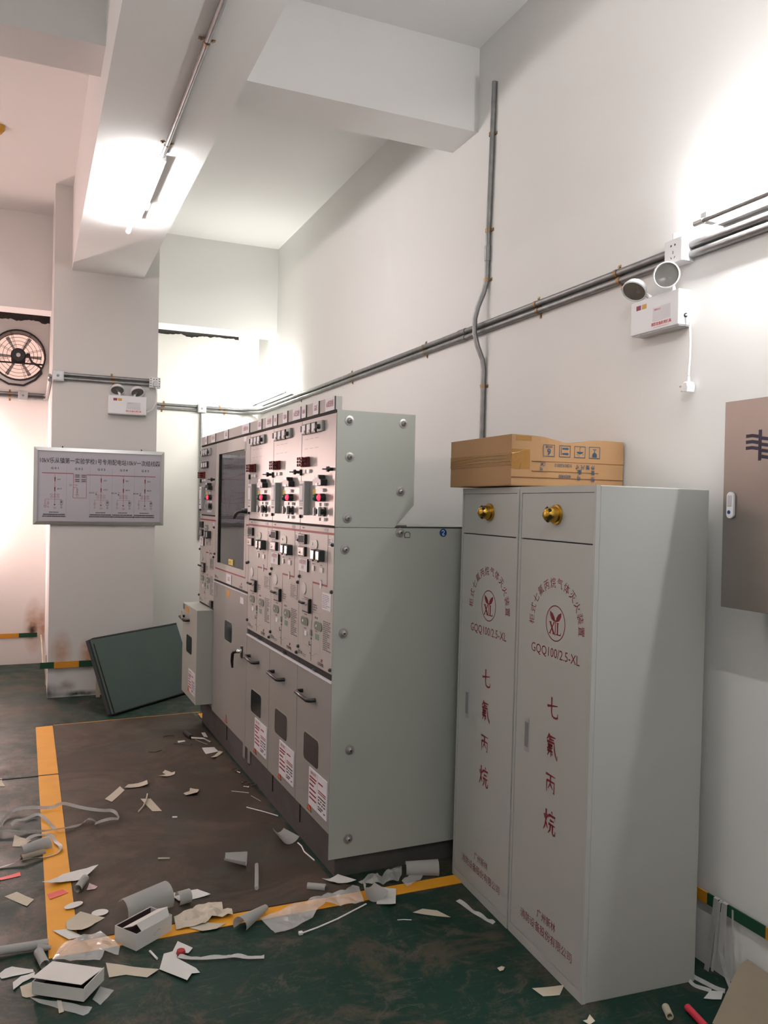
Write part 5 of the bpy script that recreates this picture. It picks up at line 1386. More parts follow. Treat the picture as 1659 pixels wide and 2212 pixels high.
# ------------------------------------------------------------------ litter on the floor
SHEETS = [
  ('sheet', 'paper_scrap', 'beige oblong paper strip on the dark mat near the orange floor stripe', 'paper', 'beige', [(0.391, 4.603), (0.485, 4.781), (0.502, 4.709), (0.421, 4.548)], 0.004) ,
  ('sheet', 'paper_scrap', 'beige paper strip with upturned end on the dark mat', 'paper', 'beige', [(0.504, 4.728), (0.53, 4.785), (0.634, 4.809), (0.629, 4.738), (0.534, 4.728)], 0.018) ,
  ('sheet', 'paper_scrap', 'beige paper piece lying under a thin curved stick', 'paper', 'beige', [(0.567, 4.548), (0.618, 4.53), (0.648, 4.331), (0.602, 4.343)], 0.004) ,
  ('sheet', 'paper_scrap', 'crumpled star shaped beige paper in the middle of the mat', 'paper', 'beige', [(0.698, 4.863), (0.751, 4.904), (0.738, 4.944), (0.758, 4.975), (0.787, 4.922), (0.809, 4.924), (0.799, 4.886), (0.751, 4.856)], 0.012) ,
  ('sheet', 'paper_scrap', 'small twisted beige paper on the mat beside the switchgear', 'paper', 'beige', [(0.793, 4.549), (0.829, 4.568), (0.837, 4.597), (0.883, 4.581), (0.854, 4.495), (0.801, 4.51)], 0.016) ,
  ('sheet', 'paper_scrap', 'beige square paper under the curled grey film on the green floor', 'paper', 'beige', [(-0.042, 4.258), (0.031, 4.175), (-0.007, 4.109), (-0.049, 4.131)], 0.006) ,
  ('sheet', 'red_label', 'red tape strip lying on the green floor', 'label', 'redtape', [(-0.103, 3.801), (-0.014, 3.83), (-0.011, 3.795), (-0.086, 3.778)], 0.003) ,
  ('sheet', 'paper_scrap', 'large pointed translucent paper triangle across the orange stripe', 'paper', 'paper', [(0.07, 3.639), (0.152, 3.734), (0.197, 3.745), (0.296, 3.743), (0.219, 3.653)], 0.022) ,
  ('sheet', 'paper_scrap', 'beige diamond shaped paper on the green floor beside the stripe', 'paper', 'beige', [(-0.069, 3.62), (-0.024, 3.644), (0.04, 3.554), (0.014, 3.5)], 0.003) ,
  ('sheet', 'red_label', 'red printed label stuck on the orange stripe', 'label', 'redtape', [(0.088, 3.576), (0.147, 3.6), (0.168, 3.561), (0.099, 3.526)], 0.003) ,
  ('sheet', 'paper_scrap', 'small striped red and white label at the mat corner', 'label', 'striped', [(0.237, 3.55), (0.251, 3.608), (0.281, 3.57), (0.269, 3.549)], 0.004) ,
  ('sheet', 'paper_scrap', 'folded translucent paper over the corner of the orange stripe', 'paper', 'beige', [(0.149, 3.306), (0.202, 3.344), (0.287, 3.289), (0.249, 3.259), (0.198, 3.192), (0.151, 3.244)], 0.02) ,
  ('sheet', 'paper_scrap', 'ragged pale paper at the corner of the orange stripe', 'paper', 'paper', [(0.101, 3.263), (0.151, 3.253), (0.201, 3.183), (0.155, 3.171)], 0.008) ,
  ('sheet', 'paper_scrap', 'pale paper strip on the mat behind the white carton', 'paper', 'paper', [(0.54, 3.4), (0.598, 3.404), (0.655, 3.393), (0.696, 3.326), (0.601, 3.319), (0.567, 3.32)], 0.012) ,
  ('sheet', 'paper_scrap', 'long beige paper beside the closed white carton', 'paper', 'beige', [(0.265, 2.974), (0.307, 2.95), (0.429, 2.863), (0.385, 2.834), (0.322, 2.879), (0.268, 2.879)], 0.006) ,
  ('sheet', 'paper_scrap', 'torn white paper with a square notch under the plastic strap', 'paper', 'paper', [(0.43, 2.866), (0.458, 2.96), (0.489, 2.964), (0.516, 3.021), (0.559, 2.96), (0.539, 2.933), (0.506, 2.949), (0.496, 2.919), (0.547, 2.828), (0.554, 2.795), (0.527, 2.8), (0.505, 2.76)], 0.006) ,
  ('sheet', 'paper_scrap', 'pale torn paper on the near orange stripe', 'paper', 'beige', [(0.573, 3.105), (0.595, 3.136), (0.708, 3.093), (0.666, 3.061), (0.613, 3.064)], 0.01) ,
  ('sheet', 'paper_scrap', 'pale folded paper where the mat meets the switchgear base', 'paper', 'paper', [(1.155, 3.284), (1.238, 3.315), (1.291, 3.233), (1.211, 3.239)], 0.03) ,
  ('sheet', 'paper_scrap', 'square white paper on the near orange stripe', 'paper', 'paper', [(1.329, 3.096), (1.373, 3.149), (1.426, 3.123), (1.364, 2.989), (1.299, 3.03)], 0.012) ,
  ('sheet', 'paper_scrap', 'lone beige paper trapezoid on the dark green floor', 'paper', 'beige', [(1.405, 2.915), (1.456, 2.933), (1.504, 2.899), (1.527, 2.828)], 0.004) ,
  ('sheet', 'paper_scrap', 'beige paper trapezoid at the foot of the grey cabinet', 'paper', 'beige', [(1.562, 2.315), (1.671, 2.288), (1.626, 2.25), (1.569, 2.261)], 0.004) ,
  ('sheet', 'paper_scrap', 'small pale torn scrap below the grey cabinet corner', 'paper', 'beige', [(1.611, 2.106), (1.629, 2.108), (1.652, 2.126), (1.647, 2.092), (1.62, 2.084)], 0.004) ,
  ('sheet', 'paper_scrap', 'white paper scrap beside the flattened carton', 'paper', 'paper', [(2.053, 2.056), (2.111, 2.087), (2.146, 2.063), (2.108, 2.035)], 0.004) ,
  ('sheet', 'paper_scrap', 'small white card on the mat by the switchgear plinth', 'paper', 'paper', [(1.045, 5.348), (1.125, 5.350), (1.130, 5.239), (1.045, 5.216)], 0.006) ,
  ('sheet', 'paper_scrap', 'pale folded slip with dark edge by the switchgear plinth', 'paper', 'beige', [(1.058, 5.13), (1.130, 5.225), (1.150, 5.205), (1.066, 5.098)], 0.012) ,
  ('sheet', 'paper_scrap', 'tiny grey paper slip near the crank lever', 'paper', 'paper', [(1.108, 5.703), (1.135, 5.708), (1.129, 5.58), (1.107, 5.602)], 0.003) ,
  ('sheet', 'paper_scrap', 'slim white tag on the mat beside a thin wire', 'paper', 'paper', [(0.926, 5.563), (0.971, 5.567), (0.973, 5.539), (0.922, 5.524)], 0.003) ,
  ('sheet', 'paper_scrap', 'torn pale slip at the edge of the green floor', 'paper', 'beige', [(-0.145, 5.163), (-0.121, 5.155), (-0.116, 5.072), (-0.098, 5.005), (-0.137, 5.019)], 0.005) ,
  ('sheet', 'paper_scrap', 'small cream crumb of paper in front of the grey cabinets', 'paper', 'beige', [(1.514, 2.459), (1.534, 2.463), (1.543, 2.456), (1.526, 2.438), (1.512, 2.439)], 0.004) ,
  ('sheet', 'paper_scrap', 'pale strips of paper beneath the rolled paper', 'paper', 'paper', [(-0.073, 3.03), (-0.052, 3.055), (-0.031, 3.061), (0.035, 3.022), (0.037, 3.001), (-0.027, 3.001), (-0.061, 2.998)], 0.01) ,
  ('sheet', 'paper_scrap', 'folded pale strip beside the closed white carton', 'paper', 'paper', [(-0.027, 2.956), (-0.003, 2.992), (0.04, 2.994), (0.039, 2.97), (0.003, 2.952), (-0.025, 2.913)], 0.012) ,
  ('sheet', 'paper_scrap', 'beige paper tucked under the closed white carton', 'paper', 'beige', [(-0.005, 2.929), (0.038, 2.946), (0.05, 2.856), (0.014, 2.857), (0.002, 2.869)], 0.004) ,
  ('sheet', 'paper_tab', 'narrow pale tab sticking out from the closed white carton', 'paper', 'beige', [(0.104, 2.805), (0.117, 2.8), (0.122, 2.735), (0.108, 2.731)], 0.003) ,
  ('film', 'plastic_film', 'long crumpled clear plastic film along the near orange stripe', 'plastic film', 'film', [(0.833, 3.081), (0.965, 3.114), (1.069, 3.139), (1.145, 3.177), (1.215, 3.162), (1.266, 3.213), (1.285, 3.187), (1.255, 3.05), (1.208, 3.032), (1.102, 3.083), (0.997, 2.979), (0.932, 2.956), (0.859, 2.95)], 0.03) ,
  ('film', 'plastic_film', 'crumpled clear plastic bag behind the closed white carton', 'plastic film', 'film', [(0.095, 3.044), (0.12, 3.112), (0.156, 3.154), (0.205, 3.186), (0.261, 3.165), (0.291, 3.127), (0.32, 3.053), (0.309, 3.003), (0.265, 3.026), (0.247, 2.985)], 0.04) ,
  ('film', 'plastic_film', 'flat clear plastic sheet sticking out under the closed carton', 'plastic film', 'film', [(0.237, 2.84), (0.277, 2.799), (0.255, 2.766), (0.229, 2.732), (0.208, 2.77)], 0.008) ,
  ('film', 'plastic_film', 'clear plastic sheet below the closed white carton', 'plastic film', 'film', [(0.024, 2.856), (0.115, 2.791), (0.205, 2.727), (0.193, 2.703), (0.177, 2.695), (0.129, 2.737), (0.049, 2.816)], 0.008) ,
  ('film', 'plastic_film', 'crumpled cream tissue paper beside the open white carton', 'plastic film', 'tissue', [(0.531, 3.201), (0.582, 3.209), (0.624, 3.25), (0.676, 3.269), (0.724, 3.246), (0.718, 3.195), (0.748, 3.174), (0.742, 3.13), (0.662, 3.133), (0.632, 3.109), (0.573, 3.105), (0.524, 3.106)], 0.04) ,
  ('film', 'plastic_film', 'crumpled clear plastic against the switchgear base', 'plastic film', 'film', [(1.298, 3.227), (1.358, 3.266), (1.413, 3.243), (1.476, 3.291), (1.532, 3.30), (1.502, 3.234), (1.444, 3.157), (1.391, 3.178), (1.343, 3.184)], 0.045) ,
  ('film', 'plastic_film', 'small crumpled clear plastic beside the curled grey paper', 'plastic film', 'film', [(1.473, 3.171), (1.527, 3.212), (1.592, 3.201), (1.551, 3.154), (1.474, 3.123)], 0.02) ,
]

def floor_level(x, y):
    if 0.187 < x < 1.27 and 3.16 < y < 6.25: return 0.0045
    return 0.0022 if (0.05 < x < 1.75 and 3.0 < y < 6.3) else 0.0004
LIT_N = 0
def sheet(kind, name, label, cat, m_, pts, amp):
    global LIT_N
    LIT_N += 1
    cx = sum(p[0] for p in pts) / len(pts); cy = sum(p[1] for p in pts) / len(pts)
    bm = bmesh.new()
    vs_ = [bm.verts.new((x - cx, y - cy, 0)) for x, y in pts]
    bm.faces.new(vs_)
    bmesh.ops.triangulate(bm, faces=bm.faces)
    film = kind == 'film'
    for _ in range(4 if film else 3):
        bmesh.ops.subdivide_edges(bm, edges=[e for e in bm.edges if e.calc_length() > (0.022 if film else 0.03)], cuts=1, use_grid_fill=False)
        bmesh.ops.triangulate(bm, faces=[f_ for f_ in bm.faces if len(f_.verts) > 3])
    ang = random.Random(LIT_N).random() * math.pi
    ca, sa = math.cos(ang), math.sin(ang)
    size = max(math.hypot(v.co.x, v.co.y) for v in bm.verts) or 1
    base = max(floor_level(x, y) for x, y in pts + [(cx, cy)]) + 0.0006 * (LIT_N % 3)
    for v in bm.verts:
        x, y = v.co.x, v.co.y
        if film:
            h_ = abs(noise.noise((x * 13 + LIT_N, y * 13, 1.3))) * amp * 1.1 + abs(noise.noise((x * 55, y * 55 + LIT_N, 4.1))) * amp * 0.28
            edge = max(0.25, 1 - (math.hypot(x, y) / size) ** 2)
            v.co.z = base + h_ * edge
        else:
            u = (x * ca + y * sa) / size
            v.co.z = base + amp * u * u + 0.12 * amp * (1 + noise.noise((x * 30, y * 30, LIT_N)))
    me = bpy.data.meshes.new(name)
    th = 0.0005
    ext = bmesh.ops.solidify(bm, geom=list(bm.faces), thickness=th)
    bmesh.ops.recalc_face_normals(bm, faces=bm.faces)
    lo = min(v.co.z for v in bm.verts)
    if lo < base: bmesh.ops.translate(bm, verts=bm.verts, vec=(0, 0, base - lo))
    bm.to_mesh(me); bm.free()
    me.materials.append(MATS[m_])
    o = bpy.data.objects.new(name, me); o.location = (cx, cy, 0); link(o)
    return tag(o, label, cat, 'litter on the floor')
for it in SHEETS: sheet(*it)

def curled(name, label, m_, p0, p1, r, arc0, arc1, twist=0.0, cat='paper', z=None, n=14, spiral=0.0):
    """a sheet curled round the axis p0-p1, from angle arc0 to arc1 (degrees, 270 = underneath)"""
    a = Vector((p0[0], p0[1], 0)); b = Vector((p1[0], p1[1], 0)); d = (b - a); L = d.length; d.normalize()
    sd = Vector((-d.y, d.x, 0))
    zb = max(floor_level(*p0), floor_level(*p1)) if z is None else z
    V = []; F = []
    rows = 5
    for i in range(rows + 1):
        t_ = i / rows
        rr = r * (1 + twist * (t_ - 0.5))
        for k in range(n + 1):
            an = math.radians(arc0 + (arc1 - arc0) * k / n)
            r2 = rr * (1 - spiral * k / n)
            V.append(d * (L * t_) + sd * (math.cos(an) * r2) + Vector((0, 0, r * (1 + abs(twist) / 2) + math.sin(an) * r2)))
    for i in range(rows):
        for k in range(n): F.append((i * (n + 1) + k, i * (n + 1) + k + 1, (i + 1) * (n + 1) + k + 1, (i + 1) * (n + 1) + k))
    bm = bmesh.new(); me = bpy.data.meshes.new(name)
    bv = [bm.verts.new(v) for v in V]
    for fc in F: bm.faces.new([bv[q] for q in fc])
    bmesh.ops.solidify(bm, geom=list(bm.faces), thickness=0.0006)
    bmesh.ops.recalc_face_normals(bm, faces=bm.faces)
    lo = min(v.co.z for v in bm.verts)
    bmesh.ops.translate(bm, verts=bm.verts, vec=(0, 0, zb + 0.0004 - lo))
    for f_ in bm.faces: f_.smooth = True
    bm.to_mesh(me); bm.free()
    me.set_sharp_from_angle(angle=0.8)
    me.materials.append(MATS[m_])
    o = bpy.data.objects.new(name, me); o.location = (a.x, a.y, 0); link(o)
    return tag(o, label, cat, 'litter on the floor')
curled('paper_roll', 'long rolled pale paper lying on the green floor at the stripe end', 'paper', (-0.16, 3.160), (0.085, 3.150), 0.017, 0, 400, spiral=0.2)
curled('paper_roll', 'tapering end of rolled pale paper pointing at the stripe', 'paper', (0.050, 3.128), (0.092, 3.118), 0.011, 0, 330, twist=-0.8)
curled('paper_roll', 'short rolled paper standing out beside the closed white carton', 'paper', (0.052, 3.10), (0.072, 3.005), 0.016, -40, 300)
curled('curled_paper', 'curled grey paper over the strap beside the orange stripe', 'paper', (-0.01, 4.040), (0.105, 4.085), 0.030, 20, 190, twist=0.4)
curled('curled_paper', 'pale curled strip in front of the strap on the green floor', 'beige', (-0.01, 3.975), (0.085, 4.010), 0.018, 10, 170)
curled('paper_roll', 'short grey paper tube at the edge of the mat beside the striped label', 'paper', (0.236, 3.635), (0.202, 3.545), 0.016, -60, 280)
curled('curled_paper', 'wide curled grey film standing behind the open white carton', 'paper', (0.350, 3.262), (0.525, 3.332), 0.048, 30, 215, twist=0.25)
curled('curled_paper', 'curled paper lip with rolled end beside the open white carton', 'paper', (0.560, 3.300), (0.61, 3.312), 0.026, 0, 250)
curled('curled_paper', 'small upturned paper curl alone on the dark mat', 'paper', (0.810, 3.590), (0.900, 3.560), 0.040, 200, 345, twist=0.6)
curled('curled_paper', 'long pointed paper curl across the near orange stripe', 'paper', (0.745, 3.030), (0.872, 3.130), 0.022, -30, 200, twist=-0.9)
curled('curled_paper', 'short pale paper roll at the near corner of the switchgear plinth', 'paper', (1.085, 3.262), (1.150, 3.222), 0.015, 0, 200)
curled('curled_paper', 'upright curled paper sheet on the near orange stripe', 'paper', (1.300, 3.115), (1.312, 3.050), 0.045, 160, 330, twist=0.7)
curled('curled_paper', 'big curled grey paper against the switchgear plinth side', 'paper', (1.525, 3.245), (1.660, 3.200), 0.034, 10, 210, twist=0.2)
curled('curled_paper', 'folded pale paper leaning against the switchgear plinth front', 'paper', (1.115, 3.800), (1.150, 3.710), 0.050, 190, 320, twist=0.5)

def ribbon(name, label, m_, pts, w, upright, cat='strap', z=None, lift=None):
    P = [Vector((x, y, 0)) for x, y in pts]
    # resample smoothly
    Q = []
    for i in range(len(P) - 1):
        p0 = P[max(i - 1, 0)]; p1 = P[i]; p2 = P[i + 1]; p3 = P[min(i + 2, len(P) - 1)]
        for k in range(4):
            t_ = k / 4
            Q.append(0.5 * ((2 * p1) + (p2 - p0) * t_ + (2 * p0 - 5 * p1 + 4 * p2 - p3) * t_ ** 2 + (3 * p1 - p0 - 3 * p2 + p3) * t_ ** 3))
    Q.append(P[-1])
    o0 = Q[0].copy()
    V = []; F = []
    zb = max(floor_level(p.x, p.y) for p in Q) if z is None else z
    for i, q in enumerate(Q):
        d = (Q[min(i + 1, len(Q) - 1)] - Q[max(i - 1, 0)]).normalized()
        sd = Vector((-d.y, d.x, 0))
        ph = math.pi / 2 * (upright if not callable(upright) else upright(i / len(Q)))
        ph += 0.25 * math.sin(i * 0.8)
        wv = sd * math.cos(ph) * w + Vector((0, 0, 1)) * abs(math.sin(ph)) * w
        l = 0 if lift is None else lift * (0.5 + 0.5 * math.sin(i * 0.55))
        b0 = q - o0 + Vector((0, 0, zb + 0.0006 + l)) - sd * math.cos(ph) * w / 2
        V += [b0, b0 + wv]
    for i in range(len(Q) - 1): F.append((2 * i, 2 * i + 2, 2 * i + 3, 2 * i + 1))
    bm = bmesh.new(); me = bpy.data.meshes.new(name)
    bv = [bm.verts.new(v) for v in V]
    for fc in F: bm.faces.new([bv[q] for q in fc])
    bmesh.ops.solidify(bm, geom=list(bm.faces), thickness=0.0007)
    bmesh.ops.recalc_face_normals(bm, faces=bm.faces)
    bm.to_mesh(me); bm.free()
    me.materials.append(MATS[m_])
    o = bpy.data.objects.new(name, me); o.location = o0; link(o)
    return tag(o, label, cat, 'litter on the floor')
ribbon('packing_strap', 'looped silvery packing strap crossing the orange stripe onto the mat', 'strap_white',
       [(-0.111, 4.34), (-0.103, 4.381), (-0.098, 4.453), (-0.057, 4.547), (0.042, 4.552), (0.121, 4.556), (0.169, 4.56), (0.232, 4.515), (0.356, 4.426), (0.405, 4.371), (0.429, 4.307), (0.429, 4.279), (0.385, 4.254), (0.316, 4.239)], 0.016, 0.8, lift=0.014)
ribbon('packing_strap', 'wavy packing strap end lying across the orange stripe', 'strap_white',
       [(0.324, 4.270), (0.285, 4.305), (0.252, 4.270), (0.189, 4.235), (0.089, 4.225), (0.036, 4.268), (-0.042, 4.273), (-0.125, 4.290)], 0.016, 0.55, lift=0.010)
ribbon('packing_strap', 'inner loop of packing strap on the green floor', 'strap_white', [(-0.059, 4.372), (-0.029, 4.413), (0.006, 4.446), (0.062, 4.469), (0.102, 4.365), (0.125, 4.297), (0.142, 4.254)], 0.015, 0.5, lift=0.012)
ribbon('packing_strap', 'creased pale strap bent in a hook over the orange stripe', 'strap_white', [(0.012, 4.166), (0.055, 4.201), (0.113, 4.2), (0.135, 4.096), (0.154, 4.023), (0.132, 3.965), (0.039, 3.937), (-0.041, 3.918), (-0.118, 3.900)], 0.016, 0.25, lift=0.008)
ribbon('packing_strap', 'straight white plastic strap on the dark green floor', 'strap_white', [(0.501, 2.917), (0.528, 2.896), (0.586, 2.871), (0.645, 2.856), (0.683, 2.849), (0.724, 2.823), (0.779, 2.805)], 0.017, 0.1, z=0.008)
ribbon('packing_strap', 'crumpled white strap along the foot of the grey cabinet', 'strap_white', [(1.620, 2.946), (1.630, 2.879), (1.636, 2.831), (1.648, 2.789), (1.655, 2.755), (1.664, 2.732)], 0.018, 0.15)

def rods(name, label, m_, pts, r, cat, z=None, n=6):
    zb = (max(floor_level(x, y) for x, y in pts) if z is None else z) + r
    o0 = Vector((pts[0][0], pts[0][1], 0))
    o = MB().tube([(x - o0.x, y - o0.y, zb) for x, y in pts], r, n).build(name, m_, None, smooth=True)
    o.location = o0
    return tag(o, label, cat, 'litter on the floor')
ct = thing('cable_tie', 'white nylon cable tie lying across the dark green floor', 'cable tie', (0.95, 2.92, 0))
MB().tube([(0.0, 0.0, 0.004), (0.073, 0.020, 0.004), (0.164, 0.054, 0.004), (0.310, 0.125, 0.004)], 0.0032, 6).build('strip', 'strap_white', ct)
box('head', 'strap_white', ct, -0.010, 0.006, -0.008, 0.006, 0.001, 0.012, 0.002)
rods('thin_stick', 'thin curved pale stick lying over a beige paper piece', 'beige', [(0.608, 4.587), (0.591, 4.496), (0.566, 4.411), (0.533, 4.341)], 0.004, 'stick', z=0.010)
rods('thin_stick', 'short flat brown stick alone on the dark mat', 'cork', [(0.548, 3.753), (0.597, 3.737)], 0.004, 'stick')
rods('plastic_bit', 'tiny white plastic bit in the middle of the mat', 'strap_white', [(0.683, 4.218), (0.706, 4.210)], 0.005, 'scrap')
rods('wire_piece', 'white wire offcut pointing at the switchgear plinth', 'strap_white', [(1.065, 4.232), (1.14, 4.13), (1.185, 4.060)], 0.0028, 'wire')
rods('wire_piece', 'thin white wire offcut near scattered screws', 'strap_white', [(1.046, 4.502), (1.128, 4.442)], 0.0016, 'wire')
rods('wire_piece', 'short grey wire offcut between two longer white ones', 'galvanised', [(1.129, 4.395), (1.157, 4.296)], 0.0016, 'wire')
rods('wire_piece', 'white string along the foot of the plinth', 'strap_white', [(1.180, 3.705), (1.185, 3.66), (1.178, 3.60), (1.192, 3.496)], 0.0030, 'wire')
rods('wire_piece', 'thin dark curled wire at the far end of the mat', 'black_plastic', [(0.85, 5.687), (0.875, 5.715), (0.902, 5.712), (0.924, 5.69)], 0.0018, 'wire')
rods('wire_piece', 'hooked dark wire beside the white tag on the mat', 'black_plastic', [(0.892, 5.508), (0.951, 5.474), (0.985, 5.422), (1.001, 5.47)], 0.0018, 'wire')
rods('wire_piece', 'bent dark wire lying alone on the mat', 'black_plastic', [(0.715, 5.376), (0.758, 5.361), (0.797, 5.39)], 0.0018, 'wire')
rods('wire_piece', 'thin brown wire passing under the crank lever', 'cork', [(1.04, 5.555), (1.094, 5.424)], 0.0016, 'wire')
rods('wire_piece', 'thin white thread on the green floor near the cabinets', 'strap_white', [(1.327, 2.888), (1.352, 2.882), (1.378, 2.869)], 0.0015, 'wire')
rods('plastic_bit', 'thin white splinter beside the torn notched paper', 'strap_white', [(0.415, 2.995), (0.432, 2.935)], 0.004, 'scrap')
rods('plastic_bit', 'clear plastic strip lying straight on the mat', 'film', [(0.937, 3.526), (0.91, 3.419), (0.882, 3.312)], 0.009, 'scrap')
for i, (x, y, a) in enumerate([(1.132, 4.845, 0.6), (1.14, 4.81, 0.2), (1.160, 4.779, 2.0), (1.150, 4.719, 1.0), (1.163, 4.585, 0.1), (1.130, 4.600, 0.4), (1.145, 4.52, 2.4), (1.172, 4.54, 0.3)]):
    s_ = thing('screw', 'small loose steel screw scattered on the mat beside the plinth', 'screw', (x, y, 0.0105), (0, 0, a), 'loose screws on the mat')
    MB().cyl((0, 0, 0), (0.030, 0, 0), 0.0032, 8).build('shank', 'chrome', s_)
    MB().cyl((-0.006, 0, 0), (0, 0, 0), 0.0058, 8).build('head', 'chrome', s_)
cr = thing('crank_lever', 'bent steel crank lever with black grip lying on the mat', 'tool', (0.998, 5.712, 0.0))
MB().tube([(0.0, 0.0, 0.019), (0.018, -0.13, 0.019)], 0.0145, 10).build('grip', 'black_plastic', cr, smooth=True)
MB().tube([(0.018, -0.12, 0.019), (0.024, -0.145, 0.016), (0.092, -0.168, 0.0120), (0.124, -0.272, 0.0115)], 0.007, 8).build('shaft', 'chrome', cr, smooth=True)
cp = thing('bottle_cap', 'dark red plastic cap on the torn notched paper', 'cap', (0.514, 2.940, 0.007))
MB().lathe([(0.0, 0.010), (0.014, 0.010), (0.016, 0.0), (0.0, 0.0)], (0, 0, 0), (0, 0, 1), 14).build('shell', 'print_red', cp, smooth=True)
for lab, c, rx, ry, a in (('bent white oval card on the orange stripe', (0.182, 3.435), 0.038, 0.022, 0.45), ('white oval card lying flat on the corner of the mat', (0.273, 3.338), 0.031, 0.026, 0.0)):
    mb = MB(); n = 20
    pts = [(rx * math.cos(2 * math.pi * k / n) * math.cos(a) - ry * math.sin(2 * math.pi * k / n) * math.sin(a), rx * math.cos(2 * math.pi * k / n) * math.sin(a) + ry * math.sin(2 * math.pi * k / n) * math.cos(a)) for k in range(n)]
    o = mb.prism(pts, 'z', 0.0075, 0.0085).build('oval_card', 'carton_white'); o.location = (c[0], c[1], 0); tag(o, lab, 'card', 'litter on the floor')

def white_carton(label, loc, rz, L, W, H, lid):
    t = thing('white_carton', label, 'box', loc, (0, 0, rz), 'small white cartons on the floor')
    th = 0.0025
    box('bottom', 'carton_white', t, 0, L, 0, W, 0.0, th)
    box('long_wall', 'carton_white', t, 0, L, 0, th, th, H); box('long_wall', 'carton_white', t, 0, L, W - th, W, th, H)
    box('end_wall', 'carton_white', t, 0, th, th, W - th, th, H); box('end_wall', 'carton_white', t, L - th, L, th, W - th, th, H)
    box('inside', 'carton_dark', t, th, L - th, th, W - th, th, th + 0.001)
    for y0, y1 in ((th, th + 0.0006), (W - th - 0.0006, W - th)): box('inner_face', 'carton_dark', t, th, L - th, y0, y1, th, H - 0.002)
    lid(t)
    return t
def lid_open(t):
    # lid hinged on the far long wall, half open, with a bent front flap
    MB().hexa([(0.0, 0.072, 0.0600), (0.170, 0.072, 0.0600), (0.170, 0.020, 0.082), (0.0, 0.020, 0.082), (0.0, 0.072, 0.0625), (0.170, 0.072, 0.0625), (0.170, 0.020, 0.0845), (0.0, 0.020, 0.0845)]).build('lid', 'carton_white', t)
    MB().hexa([(0.018, 0.0198, 0.082), (0.165, 0.0198, 0.082), (0.160, 0.006, 0.060), (0.026, 0.006, 0.060), (0.018, 0.0198, 0.0845), (0.165, 0.0198, 0.0845), (0.160, 0.003, 0.060), (0.026, 0.003, 0.060)]).build('lid_flap', 'carton_white', t)
    f = Flat(FACE_Y, (0.10, -0.0004, 0.028)); f.circle(-0.012, -0.004, 0.006, 0.0015, 10); f.stroke([(-0.004, 0.002), (0.006, 0.006), (0.014, 0.002)], 0.003); f.build('printed_mark', 'cork', t)
def lid_closed(t):
    MB().hexa([(-0.004, 0.118, 0.0405), (0.182, 0.118, 0.0405), (0.176, -0.004, 0.054), (0.002, -0.004, 0.054), (-0.004, 0.118, 0.0428), (0.182, 0.118, 0.0428), (0.176, -0.004, 0.0563), (0.002, -0.004, 0.0563)]).build('lid', 'carton_white', t, bevel=0.001)
    box('side_flap', 'carton_white', t, 0.1835, 0.1860, 0.0, 0.117, 0.004, 0.046)
white_carton('small white carton with dark inside and half open lid at the mat corner', (0.371, 3.017, 0.0012), 0.62, 0.170, 0.112, 0.060, lid_open)
white_carton('small flat white carton with loosely closed lid on the green floor', (0.030, 2.858, 0.010), -0.60, 0.183, 0.118, 0.040, lid_closed)

# ------------------------------------------------------------------ right foreground: flat carton, straps, stick and tube
fc_ = MB()
n = 8; V = []; F = []
for i in range(n + 1):
    v = i / n; y = 1.25 + (2.045 - 1.25) * v
    edge = 0.05 * max(0, (v - 0.93) / 0.07) ** 2
    for j in range(n + 1):
        u = j / n
        x = 1.985 + (2.208 - 1.985) * u
        yy = y - (0.095 * (1 - u) if v > 0.9 else 0) - (0.02 * max(0, u - 0.85) / 0.15 if v > 0.95 else 0)
        V.append((x, yy, 0.003 + 0.105 * u + 0.012 * u * u + 0.006 * noise.noise((x * 8, yy * 8, 0))))
for i in range(n):
    for j in range(n): F.append((i * (n + 1) + j, i * (n + 1) + j + 1, (i + 1) * (n + 1) + j + 1, (i + 1) * (n + 1) + j))
bm = bmesh.new(); bv = [bm.verts.new(v) for v in V]
for q in F: bm.faces.new([bv[k] for k in q])
bmesh.ops.solidify(bm, geom=list(bm.faces), thickness=0.004); bmesh.ops.recalc_face_normals(bm, faces=bm.faces)
lo = min(v.co.z for v in bm.verts); bmesh.ops.translate(bm, verts=bm.verts, vec=(0, 0, 0.001 - lo))
me = bpy.data.meshes.new('flattened_carton'); bm.to_mesh(me); bm.free(); me.materials.append(MATS['flat_carton'])
o = bpy.data.objects.new('flattened_carton', me); link(o); tag(o, 'beige flattened carton sheet leaning low against the long white wall', 'cardboard')

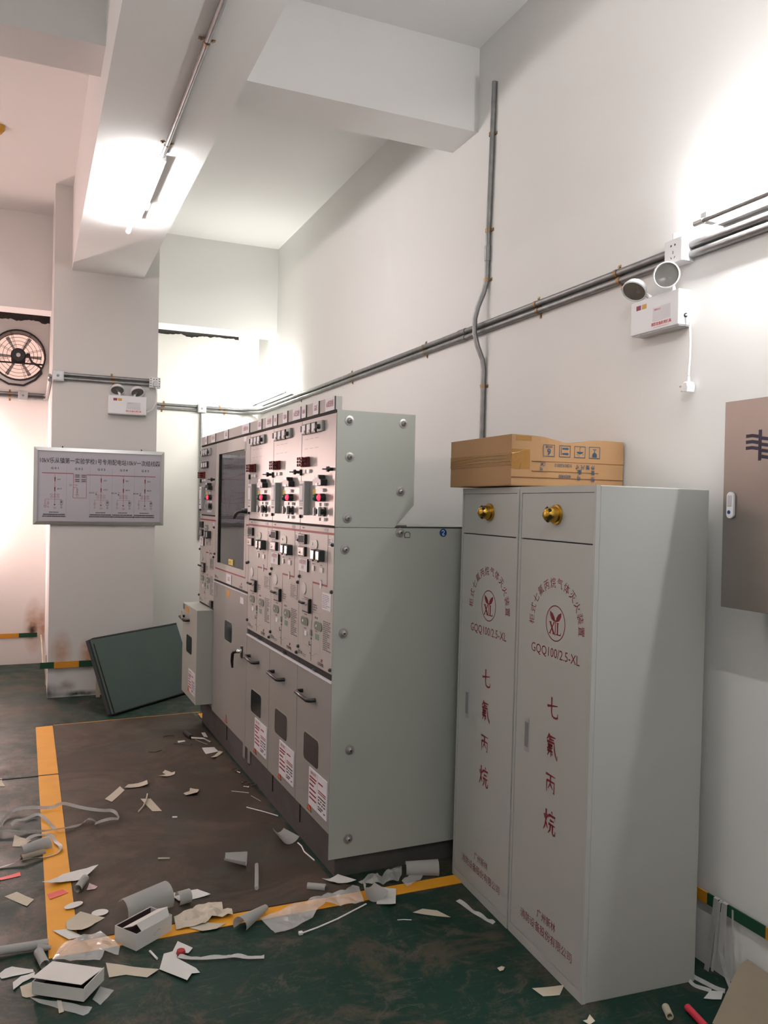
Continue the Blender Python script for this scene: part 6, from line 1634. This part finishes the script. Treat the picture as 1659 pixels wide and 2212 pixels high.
def hanging_strap(label, y, zs, xoff, w=0.020):
    """strap hooked over the grounding bar"""
    pts = zs
    V = []; F = []
    for (dy, dx, z) in pts: V += [(XW - 0.030 - dx, y + dy - w / 2, z), (XW - 0.030 - dx, y + dy + w / 2, z)]
    for i in range(len(pts) - 1): F.append((2 * i, 2 * i + 2, 2 * i + 3, 2 * i + 1))
    bm = bmesh.new(); bv = [bm.verts.new(v) for v in V]
    for q in F: bm.faces.new([bv[k] for k in q])
    bmesh.ops.solidify(bm, geom=list(bm.faces), thickness=0.0015); bmesh.ops.recalc_face_normals(bm, faces=bm.faces)
    me = bpy.data.meshes.new('hanging_strap'); bm.to_mesh(me); bm.free(); me.materials.append(MATS['strap_white'])
    o = bpy.data.objects.new('hanging_strap', me); link(o)
    return tag(o, label, 'strap', 'white straps over the grounding bar')
hanging_strap('broad white strap doubled over the grounding bar near the grey cabinet', 2.150, [(0.03, 0.004, 0.005), (0.022, 0.002, 0.06), (0.012, 0.001, 0.15), (0.002, 0.0, 0.22), (0.0, -0.002, 0.268), (-0.002, -0.010, 0.272), (-0.006, -0.0110, 0.26)], 0, 0.022)
hanging_strap('second strand of white strap hanging beside the broad doubled one', 2.128, [(0.020, 0.010, 0.02), (0.012, 0.008, 0.10), (0.006, 0.004, 0.2), (0.004, 0.0, 0.262), (0.002, -0.008, 0.2715)], 0, 0.012)
hanging_strap('white strap with pale wide tip hooked over the green part of the grounding bar', 2.112, [(-0.060, 0.020, 0.010), (-0.030, 0.012, 0.035), (0.004, 0.006, 0.10), (0.004, 0.002, 0.2), (0.0, -0.001, 0.268), (-0.003, -0.010, 0.272), (-0.008, -0.0110, 0.26)], 0, 0.022)
hanging_strap('narrow white strap strand hanging next to the wide tipped one', 2.094, [(-0.012, 0.008, 0.075), (0.002, 0.006, 0.13), (0.010, 0.002, 0.22), (0.012, -0.002, 0.268)], 0, 0.012)
hanging_strap('thin frayed strand of strap nearest the flattened carton', 2.066, [(-0.004, 0.010, 0.03), (0.0, 0.006, 0.09), (0.004, 0.002, 0.18), (0.012, -0.004, 0.262)], 0, 0.008)
ribbon('packing_strap', 'bundle of white strap curving along the floor behind the cabinet', 'strap_white', [(2.150, 2.24), (2.120, 2.185), (2.120, 2.140), (2.130, 2.10), (2.150, 2.06)], 0.014, 0.6)
ribbon('packing_strap', 'lower white strap loop on the floor beside the cabinet corner', 'strap_white', [(2.110, 2.200), (2.085, 2.150), (2.085, 2.115), (2.110, 2.08)], 0.012, 0.5)
tb = thing('paper_tube', 'short beige hollow tube on the green floor by the cabinet', 'tube', (1.872, 2.012, 0.0125))
MB().lathe([(0.0085, 0.0), (0.012, 0.0), (0.012, 0.050), (0.0085, 0.050), (0.0085, 0.0)], (0, 0, 0), (0.45, 0.89, 0), 16).build('wall', 'cork', tb, smooth=True)
rods('marker_stick', 'pinkish red plastic stick on the green floor', 'pink_plastic', [(1.960, 2.030), (1.940, 1.930)], 0.0115, 'stick', n=12)

flush_text()
for p, dx in SHIFT:
    for ch in p.children: ch.location.x = dx
